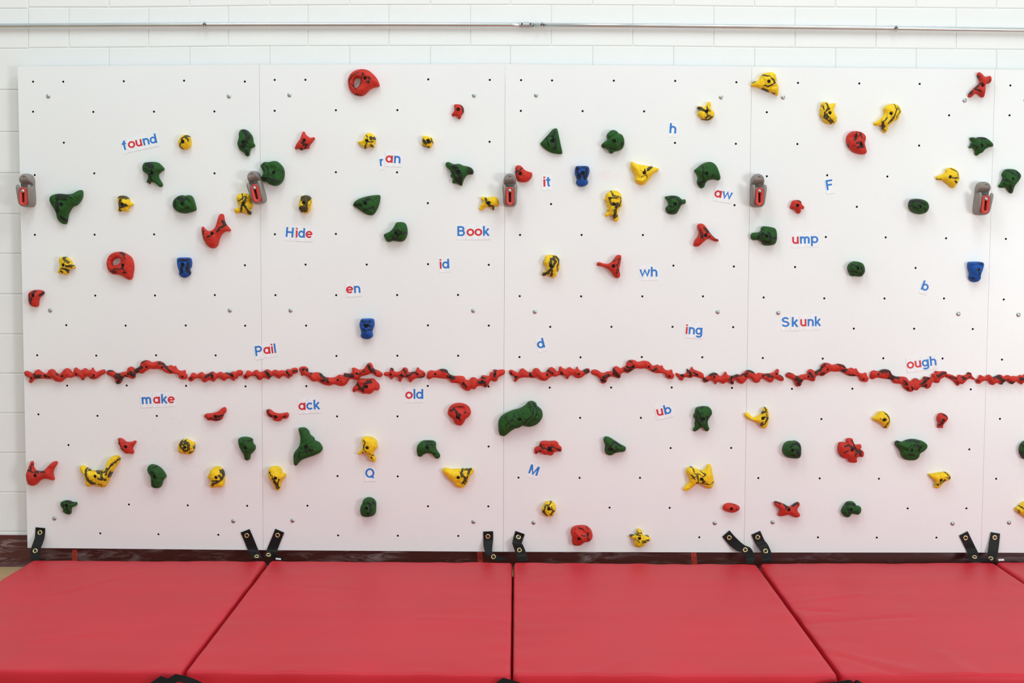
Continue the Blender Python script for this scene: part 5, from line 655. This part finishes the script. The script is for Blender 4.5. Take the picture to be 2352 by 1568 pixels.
for i, (c, kind, lab, H, d0, dens, cx, cz, out, inner, bolts, st, ft) in enumerate(HOLDS):
    pr2 = lambda l: [(l[k] * D, l[k + 1] * D) for k in range(0, len(l), 2)]
    rail = kind == 'rail'
    root = empty('climbing_rail' if rail else 'climbing_hold', (cx * D, -.0002, cz * D))
    tag(root, lab, 'climbing rail' if rail else 'climbing hold', 'red rails forming a line across the wall' if rail else CN[c] + ' climbing holds on the white panels')
    build_hold('body', pr2(out), pr2(inner) if inner else None, H / 1000, d0 / 1000, pr2(bolts), [(w_ * D, pr2(l)) for w_, l in st],
               [tuple(x * D for x in f_[:5]) + (f_[5] / 1000,) for f_ in ft], M[c], dens, rail, i * 1.37 + .5, root)

# ------------------------------------------------------------ grey anchors with red sliders
def capsule_loop(w, h, n_=12):
    r = w / 2; P_ = []
    for k in range(n_ + 1): a = math.pi * k / n_; P_.append((r * math.cos(a), h / 2 - r + r * math.sin(a)))
    for k in range(n_ + 1): a = math.pi + math.pi * k / n_; P_.append((r * math.cos(a), -h / 2 + r + r * math.sin(a)))
    return P_
def loft(rings, cap=True):
    n_ = len(rings[0]); V = [p for r in rings for p in r]; F = []
    for i in range(len(rings) - 1):
        for k in range(n_): a, b_ = i * n_ + k, i * n_ + (k + 1) % n_; F.append((a, b_, b_ + n_, a + n_))
    if cap: F.append(tuple((len(rings) - 1) * n_ + k for k in range(n_)))
    return V, F
def anchor():
    parts = []
    # body: stacked cross sections from the wall outwards, head lobe above, block below, saddle between
    bm_rings = []
    outl = smooth_loop([(-.030, .085), (-.020, .105), (0, .114), (.020, .105), (.030, .085), (.031, .05), (.033, .02), (.034, -.02), (.030, -.040), (.016, -.050), (-.016, -.050), (-.030, -.040), (-.034, -.02), (-.033, .02), (-.031, .05)], .0035)
    h = .003; lo = outl.min(0) - h; nx = int(np.ptp(outl[:, 0]) / h) + 3; nz = int(np.ptp(outl[:, 1]) / h) + 3
    G = np.stack(np.meshgrid(lo[0] + h * np.arange(nx), lo[1] + h * np.arange(nz), indexing='ij'), -1).reshape(-1, 2); G = G[inside(outl, G)]
    bd = np.sqrt(((G[:, None] - outl[None]) ** 2).sum(-1)).min(1); G = G[bd > .002]; bd = bd[bd > .002]
    def hh(x, z, d):
        base = .066
        base = base - .040 * math.exp(-((z - .057) / .014) ** 2)          # saddle behind the neck
        base += .012 / (1 + math.exp(-(z - .070) / .003))                  # head
        r_ = math.hypot(x, z - .085)
        if r_ < .019: base -= .004 * (1 - (r_ / .019) ** 4)               # flat recess of the head
        edge = 1 - (1 - min(1, d / .011)) ** 2
        return .030 + (base - .030) * edge ** .5
    P_ = np.vstack([outl, G]); n_ = len(outl)
    vo, eo, fo, ov, oe, of = delaunay_2d_cdt([Vector(p) for p in P_], [(i, (i + 1) % n_) for i in range(n_)], [tuple(range(n_))], 1, 1e-7)
    inv = {k: i for i, l in enumerate(ov) for k in l}; hv = [.03] * len(vo)
    for k in range(len(P_)): hv[inv[k]] = .030 if k < n_ else hh(P_[k][0], P_[k][1], bd[k - n_])
    V = [(a.x, -hv[i], a.y) for i, a in enumerate(vo)]; F = [tuple(q) for q in fo]; s = len(V)
    V += [(x, 0, z) for x, z in outl]
    for k in range(n_): F.append((inv[(k + 1) % n_], inv[k], s + k, s + (k + 1) % n_))
    parts.append(('anchor_body', V, F, 'grey', True, (0, 0, 0)))
    # ears
    for sx_ in (-1, 1):
        V = []; F = []; rings = []
        for (z, r, x, y) in ((-.045, .004, .018, .062), (-.035, .007, .022, .068), (-.01, .0085, .024, .074), (.02, .0095, .026, .078), (.040, .0095, .0275, .080), (.050, .0085, .028, .080), (.056, .0055, .028, .080), (.0585, .001, .028, .080)):
            rings.append([(sx_ * x + r * math.cos(2 * math.pi * k / 14), -y + r * 1.25 * math.sin(2 * math.pi * k / 14), z) for k in range(14)])
        V, F = loft(rings); parts.append(('side_ear', V, [tuple(reversed(q)) for q in F] if sx_ > 0 else F, 'grey', True, (0, 0, 0)))
    # red slider: capsule ring
    rings = []
    for w_, h_, y in ((.034, .084, -.060), (.039, .089, -.088), (.037, .087, -.0935), (.033, .083, -.0955), (.028, .078, -.0955), (.024, .074, -.093), (.019, .069, -.092), (.013, .063, -.092), (.011, .061, -.089), (.0095, .0595, -.072)):
        rings.append([(x, y, z) for x, z in capsule_loop(w_, h_)])
    V, F = loft(rings, False); parts.append(('slider', V, F, 'cred', True, (0, 0, 0)))
    parts.append(('slot_floor', [(x, -.073, z) for x, z in capsule_loop(.0125, .062)], [tuple(range(26))], 'dark', False, (0, 0, 0)))
    v, f = lathe([(.0088, .002), (.0090, -.0006), (.0082, -.0014), (.0055, -.0016), (.0052, -.0052), (.0040, -.0066), (.0020, -.0072)], 20)
    parts.append(('slider_bolt', v, f, 'chrome', True, (0, -.0935, .026)))
    v, f = lathe([(.0040, 0), (.0036, .003)], 14); parts.append(('eyelet', [(a, -.0004 - 0 * y, z) for a, y, z in v], f, 'insert', False, (0, -.0745, .098)))
    return parts
AP = anchor(); am = {}
for (x, z, rot, lab) in [(-23588, 18731, 0, 'grey anchor with red slider on the far left panel edge'), (-12188, 18933, -13, 'tilted grey anchor with red slider at the first seam'), (253, 18842, -1, 'grey anchor with red slider at the second seam'), (12458, 18871, 0, 'grey anchor with red slider at the third seam, by the small red hold'), (23513, 18530, 3, 'grey anchor with red slider at the fourth seam, set lower than the others')]:
    root = empty('grey_anchor', (x / 10000, -.0003, z / 10000)); root.rotation_euler = (0, math.radians(rot), 0)
    tag(root, lab, 'anchor', 'grey anchors with red sliders on the wall')
    for pi, (nm, V, F, mk, sm, loc) in enumerate(AP):
        if pi in am: o = bpy.data.objects.new(nm, am[pi]); COL.objects.link(o); o.parent = root
        else: o = mesh_obj(nm, V, F, M[mk], root, sm); am[pi] = o.data
        o.location = loc

# ------------------------------------------------------------ word cards
def arc(cx, cy, rx, ry, a0, a1, n_=14):
    return [(cx + rx * math.cos(math.radians(a0 + (a1 - a0) * k / n_)), cy + ry * math.sin(math.radians(a0 + (a1 - a0) * k / n_))) for k in range(n_ + 1)]
def ell(cx, cy, rx, ry): return arc(cx, cy, rx, ry, 0, 360, 28)
GL = {
 'o': ([ell(.36, .37, .265, .282)], .72),
 'a': ([ell(.335, .37, .245, .282), [(.60, 0), (.60, .74)]], .74),
 'd': ([ell(.335, .37, .245, .282), [(.60, 0), (.60, 1.0)]], .74),
 'b': ([ell(.405, .37, .245, .282), [(.14, 0), (.14, 1.0)]], .74),
 'p': ([ell(.405, .37, .245, .282), [(.14, -.27), (.14, .74)]], .74),
 'g': ([ell(.335, .37, .245, .282), [(.60, .74), (.60, .0)] + arc(.35, -.02, .25, .19, 0, -150)], .74),
 'c': ([arc(.36, .37, .265, .282, 42, 318, 22)], .66),
 'e': ([[(.09, .37), (.62, .37)] , arc(.36, .37, .265, .282, 0, 318, 24)], .71),
 'n': ([[(.14, 0), (.14, .74)], arc(.355, .43, .215, .222, 180, 0) + [(.57, 0)]], .70),
 'h': ([[(.14, 0), (.14, 1.0)], arc(.355, .43, .215, .222, 180, 0) + [(.57, 0)]], .70),
 'u': ([[(.57, 0), (.57, .74)], [(.14, .74)] + arc(.355, .31, .215, .222, 180, 360)], .71),
 'm': ([[(.14, 0), (.14, .74)], arc(.32, .45, .18, .202, 180, 0) + [(.50, 0)], arc(.68, .45, .18, .202, 180, 0) + [(.86, 0)]], 1.0),
 'r': ([[(.14, 0), (.14, .74)], arc(.36, .42, .22, .232, 180, 80)], .46),
 'i': ([[(.14, 0), (.14, .74)], [(.14, .84), (.14, 1.0)]], .28),
 'l': ([[(.14, 0), (.14, 1.0)]], .28),
 't': ([[(.20, .94), (.20, .22)] + arc(.34, .21, .14, .13, 180, 275, 8), [(.02, .665), (.40, .665)]], .43),
 'f': ([[(.20, 0), (.20, .76)] + arc(.36, .77, .16, .142, 180, 85, 8), [(.02, .665), (.41, .665)]], .43),
 'k': ([[(.14, 0), (.14, 1.0)], [(.16, .25), (.56, .74)], [(.28, .42), (.58, 0)]], .66),
 'w': ([[(.07, .74), (.26, .10), (.48, .68), (.70, .10), (.89, .74)]], .96),
 'B': ([[(.14, 0), (.14, 1)], [(.14, .9125), (.44, .9125)] + arc(.44, .72, .19, .1925, 90, -90) + [(.14, .5275)], [(.14, .5275), (.47, .5275)] + arc(.47, .3075, .21, .22, 90, -90) + [(.14, .0875)]], .80),
 'F': ([[(.14, 0), (.14, 1)], [(.14, .9125), (.66, .9125)], [(.14, .50), (.58, .50)]], .70),
 'H': ([[(.14, 0), (.14, 1)], [(.68, 0), (.68, 1)], [(.14, .51), (.68, .51)]], .82),
 'M': ([[(.14, 0), (.14, 1)], [(.84, 0), (.84, 1)], [(.16, .98), (.49, .06), (.82, .98)]], .98),
 'P': ([[(.14, 0), (.14, 1)], [(.14, .9125), (.46, .9125)] + arc(.46, .685, .20, .2275, 90, -90) + [(.14, .4575)]], .76),
 'Q': ([ell(.44, .5, .34, .4125), [(.52, .24), (.80, -.02)]], .88),
 'S': ([arc(.38, .725, .245, .188, 15, 270, 20) + arc(.38, .30, .27, .2125, 85, -165, 20)], .76),
}
def flat_stroke(pts, t, sx_, s, x0, z0):
    P_ = [Vector((p[0], p[1])) for p in pts]; n_ = len(P_); closed = (P_[0] - P_[-1]).length < 1e-6; V, F = [], []
    if closed: P_ = P_[:-1]; n_ -= 1
    for i in range(n_):
        a = P_[i - 1] if (closed or i) else P_[i]; b_ = P_[(i + 1) % n_] if (closed or i < n_ - 1) else P_[i]
        d1 = (P_[i] - a) if (P_[i] - a).length > 1e-9 else (b_ - P_[i]); d2 = (b_ - P_[i]) if (b_ - P_[i]).length > 1e-9 else d1
        d1 = d1.normalized(); d2 = d2.normalized(); n1 = Vector((-d1.y, d1.x)); n2 = Vector((-d2.y, d2.x)); m_ = (n1 + n2)
        if m_.length < .3: m_ = n1
        m_.normalize(); k = t / 2 / max(.55, m_.dot(n1))
        for sg in (1, -1):
            q = P_[i] + m_ * k * sg; V.append((x0 + q.x * sx_ * s, z0 + q.y * s))
    for i in range(n_ if closed else n_ - 1): j = (i + 1) % n_; F.append((2 * i, 2 * i + 1, 2 * j + 1, 2 * j))
    return V, F
for ci, (tl, tr, bl, text, cols, lab) in enumerate([((-19025, 21537), (-18755, 21603), (-18871, 20850), 'f', 'b', 'narrow white card with a blue f tucked behind the ound card'), ((-18754, 21614), (-17233, 21936), (-18611, 20939), 'ound', 'rrbb', 'white card reading ound in red and blue'), ((-6240, 20836), (-5982, 20859), (-6226, 20126), 'r', 'b', 'narrow white card with a blue r left of the an card'), ((-5910, 21033), (-5108, 20993), (-5945, 20308), 'an', 'rb', 'white card reading an in red and blue'), ((-10883, 17354), (-10420, 17312), (-10938, 16628), 'H', 'b', 'white card with a blue capital H'), ((-10398, 17312), (-9504, 17278), (-10436, 16597), 'ide', 'rbr', 'white card reading ide in red, blue, red'), ((-2396, 17428), (-1939, 17430), (-2395, 16697), 'B', 'b', 'white card with a blue capital B'), ((-1928, 17430), (-726, 17446), (-1921, 16699), 'ook', 'rrb', 'white card reading ook in red and blue'), ((-3283, 15785), (-2720, 15815), (-3255, 15068), 'id', 'rb', 'white card reading id in red and blue'), ((-7934, 14534), (-7159, 14582), (-7893, 13821), 'en', 'rb', 'white card reading en in red and blue'), ((1836, 19884), (2315, 19897), (1835, 19146), 'it', 'rb', 'white card reading it in red and blue'), ((10409, 19400), (11329, 19250), (10309, 18688), 'aw', 'rb', 'tilted white card reading aw in red and blue'), ((6687, 15442), (7636, 15462), (6706, 14713), 'wh', 'bb', 'white card reading wh in blue'), ((9026, 12604), (9940, 12552), (8986, 11882), 'ing', 'rbb', 'white card reading ing in red and blue'), ((8089, 22542), (8522, 22517), (8038, 21808), 'h', 'b', 'small white card with a single blue h'), ((15788, 19750), (16203, 19822), (15929, 19023), 'F', 'b', 'tilted white card with a blue capital F'), ((14196, 17092), (15566, 17147), (14237, 16372), 'ump', 'rbb', 'wide white card reading ump in red and blue'), ((20832, 14857), (21222, 14721), (20584, 14182), 'b', 'b', 'tilted white card with a single blue b'), ((13776, 12974), (14240, 12987), (13784, 12242), 'S', 'b', 'white card with a blue capital S'), ((14257, 12987), (14677, 12989), (14270, 12255), 'k', 'b', 'white card with a blue k between the S and unk cards'), ((14688, 13006), (15787, 13038), (14713, 12274), 'unk', 'rbb', 'white card reading unk in red and blue'), ((-18256, 8937), (-17631, 8979), (-18211, 8226), 'm', 'b', 'white card with a blue m left of the ake card'), ((-17620, 8968), (-16490, 9001), (-17597, 8262), 'ake', 'rbr', 'white card reading ake in red, blue, red'), ((-12516, 11401), (-12094, 11448), (-12456, 10666), 'P', 'b', 'white card with a blue capital P'), ((-12094, 11475), (-11405, 11562), (-12017, 10763), 'ail', 'rrb', 'white card reading ail in red and blue'), ((-10342, 8693), (-9223, 8749), (-10303, 7960), 'ack', 'rbb', 'white card reading ack in red and blue'), ((-4971, 9294), (-3998, 9298), (-4972, 8556), 'old', 'rbb', 'white card reading old in red and blue'), ((-7015, 5277), (-6456, 5286), (-7012, 4556), 'Q', 'b', 'white card with a blue capital Q'), ((1529, 11798), (1955, 11911), (1715, 11086), 'd', 'b', 'tilted white card with a single blue d'), ((7498, 8423), (8340, 8611), (7661, 7729), 'ub', 'rb', 'tilted white card reading ub in red and blue'), ((1350, 5542), (1882, 5365), (1119, 4865), 'M', 'b', 'tilted white card with a blue capital M'), ((20031, 10879), (21560, 11092), (20132, 10172), 'ough', 'rrbb', 'white card reading ough in red and blue')]):
    tl, tr, bl = [Vector((a * D, b_ * D)) for a, b_ in (tl, tr, bl)]
    w_ = (tr - tl).length; h_ = (tl - bl).length; ex = (tr - tl).normalized(); ez = Vector((-ex.y, ex.x)); ctr = (tr + bl) / 2
    root = empty('word_card', (ctr.x, -.0002 - .0006 * (ci % 2), ctr.y)); root.rotation_euler = (0, -math.atan2(ex.y, ex.x), 0)
    tag(root, lab, 'card', 'word cards stuck on the white panels')
    v, f = box((-w_ / 2, -.0009, -h_ / 2), (w_ / 2, 0, h_ / 2)); mesh_obj('card_sheet', v, f, M['card'], root)
    cap = h_ / 1.49; adv = sum(GL[ch][1] for ch in text); sx_ = min(1.12, max(.78, (w_ - .07 * cap) / (adv * cap))); x = -adv * cap * sx_ / 2
    for ch, cc in zip(text, cols):
        V, F = [], []
        for si, st in enumerate(GL[ch][0]):
            v, f = flat_stroke(st, .174, sx_, cap, x, -h_ / 2 + .385 * cap); F += [tuple(i + len(V) for i in q) for q in f]; V += [(a, -.00115 - .00012 * si, b_) for a, b_ in v]
        mesh_obj('letter', V, F, M['lr' if cc == 'r' else 'lb'], root)
        x += GL[ch][1] * cap * sx_

# ------------------------------------------------------------ straps
def ribbon(rows, th=.0028):
    """rows: (L, R) points down the strap; densified, given thickness"""
    Ls = np.array([r[0] for r in rows]); Rs = np.array([r[1] for r in rows]); n_ = len(Ls)
    t = np.linspace(0, n_ - 1, (n_ - 1) * 6 + 1)
    def cr(A):
        out = []
        for q in t:
            i = min(int(q), n_ - 2); u_ = q - i; p0, p1, p2, p3 = A[max(i - 1, 0)], A[i], A[i + 1], A[min(i + 2, n_ - 1)]
            out.append(.5 * (2 * p1 + (p2 - p0) * u_ + (2 * p0 - 5 * p1 + 4 * p2 - p3) * u_ ** 2 + (3 * p1 - p0 - 3 * p2 + p3) * u_ ** 3))
        return np.array(out)
    Lc, Rc = cr(Ls), cr(Rs); V, F = [], []; m_ = len(Lc)
    for i in range(m_):
        dn = Lc[min(i + 1, m_ - 1)] - Lc[max(i - 1, 0)] + Rc[min(i + 1, m_ - 1)] - Rc[max(i - 1, 0)]; nn = np.cross(Rc[i] - Lc[i], dn); nn = nn / (np.linalg.norm(nn) + 1e-12)
        for p in (Lc[i] - nn * 0, Rc[i] - nn * 0, Rc[i] - nn * th, Lc[i] - nn * th): V.append(tuple(p))
    for i in range(m_ - 1):
        a = 4 * i
        for k in range(4): F.append((a + k, a + (k + 1) % 4, a + 4 + (k + 1) % 4, a + 4 + k))
    F += [(3, 2, 1, 0), tuple(4 * (m_ - 1) + k for k in range(4))]
    return V, F, Lc, Rc
def grommet(root, p, nrm):
    v, f = lathe([(.0125, .0006), (.0124, -.0006), (.0110, -.0019), (.0092, -.0022), (.0076, -.0014), (.0070, .0010)], 24, False)
    o = mesh_obj('grommet', v, f, M['brass'], root, True); o.location = p; o.rotation_euler = Vector(nrm).to_track_quat('-Y', 'Z').to_euler()
    v, f = lathe([(.0072, .0004), (.0068, -.0002)], 18); c_ = mesh_obj('grommet_bolt', v, f, M['bolt'], o, False)
for rows, grs, lab, extra, tg in [([((-23601, -40, 2155), (-23124, -40, 2110)), ((-23622, -40, 1871), (-23137, -40, 1842)), ((-23603, -200, 1640), (-23127, -200, 1611)), ((-23633, -350, 1439), (-23158, -350, 1394)), ((-23678, -500, 1207), (-23203, -500, 1194)), ((-23681, -620, 955), (-23206, -620, 942)), ((-23647, -750, 799), (-23158, -750, 786)), ((-23519, -950, 699), (-23031, -950, 686)), ((-23315, -1100, 696), (-22857, -1100, 775)), ((-23100, -1150, 732), (-22733, -1150, 834))], [(-23384, -60, 1879), (-23457, -620, 1057)], 'black strap hanging at the far left panel corner, its end curled under', [], []), ([((-13258, -40, 1937), (-12807, -40, 2114)), ((-13082, -40, 1517), (-12603, -40, 1628)), ((-12901, -80, 1073), (-12370, -80, 1060)), ((-12746, -300, 874), (-12223, -300, 877)), ((-12584, -600, 703), (-12079, -600, 713))], [(-12945, -60, 1787), (-12380, -500, 782)], 'straight black strap leaning right, left of the first seam', [], []), ([((-11504, -40, 2133), (-11059, -40, 1945)), ((-11725, -40, 1601), (-11248, -40, 1479)), ((-11938, -80, 1078), (-11414, -80, 1049)), ((-11993, -300, 909), (-11501, -300, 865)), ((-12004, -500, 799), (-11575, -500, 708))], [(-11391, -60, 1810), (-11804, -500, 847)], 'straight black strap leaning left, right of the first seam', [[((-11564, -550, 1022), (-11674, -550, 719)), ((-11274, -550, 907), (-11307, -550, 682)), ((-11015, -550, 769), (-11039, -550, 668))]], [[(-11395, -700, 802), (-11128, -700, 780), (-11388, -700, 716)]]), ([((-1023, -40, 2044), (-527, -40, 2065)), ((-1018, -50, 1687), (-523, -50, 1659)), ((-1006, -200, 1362), (-545, -200, 1411)), ((-941, -350, 1115), (-562, -350, 1133)), ((-808, -450, 905), (-455, -450, 985)), ((-561, -500, 732), (-209, -500, 912)), ((-361, -550, 670), (21, -550, 855)), ((-192, -600, 679), (221, -600, 720))], [(-788, -60, 1800), (-493, -500, 856)], 'black strap curving away to the right, left of the second seam', [], []), ([((604, -40, 2086), (1067, -40, 1922)), ((521, -50, 1835), (983, -50, 1666)), ((446, -350, 1573), (917, -350, 1497)), ((462, -400, 1467), (960, -400, 1475)), ((570, -450, 1161), (1091, -450, 1194)), ((694, -600, 870), (1183, -600, 903)), ((725, -1000, 715), (1211, -1000, 763))], [(744, -70, 1763), (800, -480, 1192)], 'black strap folded once with a sharp crease, right of the second seam', [], []), ([((11022, -40, 1842), (11378, -40, 2165)), ((11385, -100, 1418), (11722, -100, 1789)), ((11722, -300, 1182), (12080, -300, 1487)), ((11998, -450, 1109), (12378, -450, 1370)), ((12123, -550, 938), (12536, -550, 1113)), ((12132, -650, 745), (12562, -650, 855)), ((12039, -900, 656), (12464, -900, 654))], [(11371, -80, 1805), (12134, -450, 1250)], 'long black strap twisting down to the right, left of the third seam', [], []), ([((12483, -40, 1949), (12926, -40, 2151)), ((12669, -100, 1533), (13137, -100, 1687)), ((12777, -300, 1361), (13266, -300, 1515)), ((12879, -400, 1232), (13347, -400, 1342)), ((12951, -500, 1038), (13429, -500, 1106)), ((12970, -600, 737), (13437, -600, 826)), ((12947, -800, 719), (13308, -800, 721))], [(12800, -80, 1827), (13142, -450, 1201)], 'crinkled black strap right of the third seam', [], []), ([((22940, -40, 1955), (23363, -40, 2180)), ((23157, -40, 1525), (23634, -40, 1641)), ((23356, -80, 1112), (23884, -80, 1131)), ((23383, -600, 753), (23892, -600, 764))], [(23262, -60, 1847), (23642, -450, 906)], 'straight black strap leaning right, left of the fourth seam', [], []), ([((24533, -40, 2146), (24992, -40, 2067)), ((24446, -80, 1654), (24952, -80, 1624)), ((24349, -200, 1144), (24861, -200, 1147)), ((24243, -400, 833), (24722, -400, 835)), ((24210, -600, 798), (24624, -600, 784))], [(24719, -60, 1871), (24449, -450, 853)], 'nearly upright black strap right of the fourth seam', [[((23880, -550, 930), (23885, -550, 760)), ((24367, -550, 900), (24371, -550, 763))]], [[(24721, -700, 920), (25007, -700, 930), (24732, -700, 824)]])]:
    rr = [(np.array(a) / 10000, np.array(b_) / 10000) for a, b_ in rows]
    o0 = rr[0][0]; root = empty('mat_strap', tuple(o0)); tag(root, lab, 'strap', 'black straps joining the mats to the panels')
    V, F, Lc, Rc = ribbon([(a - o0, b_ - o0) for a, b_ in rr]); mesh_obj('webbing', V, F, M['strap'], root)
    for ex_ in extra:
        V, F, _, _ = ribbon([(np.array(a) / 10000 - o0, np.array(b_) / 10000 - o0) for a, b_ in ex_]); mesh_obj('loose_fold', V, F, M['strap'], root)
    for q in tg:
        a, b_, c_ = [np.array(p) / 10000 - o0 for p in q]; d_ = b_ + c_ - a
        mesh_obj('sewn_tag', [tuple(a), tuple(b_), tuple(d_), tuple(c_)] + [tuple(p + np.array((0, .0008, 0))) for p in (a, b_, d_, c_)], [(0, 3, 2, 1), (4, 5, 6, 7), (0, 1, 5, 4), (1, 2, 6, 5), (2, 3, 7, 6), (3, 0, 4, 7)], M['tagw'], root)
    for g in grs:
        g = np.array(g) / 10000 - o0; C_ = (Lc + Rc) / 2; i = int(np.argmin(np.hypot(C_[:, 0] - g[0], C_[:, 2] - g[2]))); i = min(max(i, 1), len(C_) - 2)
        n_ = np.cross(Rc[i] - Lc[i], C_[i + 1] - C_[i - 1]); n_ = n_ / np.linalg.norm(n_)
        if n_[1] > 0: n_ = -n_
        k = ((C_[i] - g) @ n_) / n_[1]; p = g + np.array((0, k, 0)); grommet(root, tuple(p + n_ * .0046), n_)
for rows, lab in [([((-12460, -19260, 652), (-12978, -19260, 304)), ((-12170, -19360, 581), (-12564, -19360, 193)), ((-11819, -19460, 521), (-12130, -19460, 186))], 'black strap end lying at the front of the first mat seam, left flap'), ([((-11896, -19380, 766), (-12185, -19380, 577)), ((-11551, -19460, 727), (-11840, -19460, 500)), ((-11182, -19560, 650), (-11550, -19560, 513)), ((-10867, -19610, 512), (-11377, -19610, 447)), ((-10676, -19560, 351), (-11187, -19560, 265))], 'arched black strap at the front of the first mat seam'), ([((153, -19260, 648), (-174, -19260, 393)), ((427, -19360, 609), (114, -19360, 301)), ((835, -19460, 518), (592, -19460, 170))], 'black strap end peeking up in front of the second mat seam'), ([((11879, -19260, 498), (11898, -19260, 233)), ((12509, -19360, 606), (12543, -19360, 269)), ((12864, -19460, 695), (12832, -19460, 304)), ((13015, -19460, 631), (12968, -19460, 304))], 'black strap hump in front of the third mat seam'), ([((13078, -19260, 553), (13085, -19260, 239)), ((13188, -19360, 659), (13196, -19360, 273)), ((13433, -19260, 499), (13453, -19260, 241))], 'pointed black strap flap right of the third mat seam')]:
    rr = [(np.array(a) / 10000, np.array(b_) / 10000) for a, b_ in rows]; o0 = rr[0][0]
    root = empty('mat_strap', tuple(o0)); tag(root, lab, 'strap', 'black strap ends at the front edge of the mats')
    V, F, _, _ = ribbon([(a - o0, b_ - o0) for a, b_ in rr]); mesh_obj('webbing', V, F, M['strap'], root)
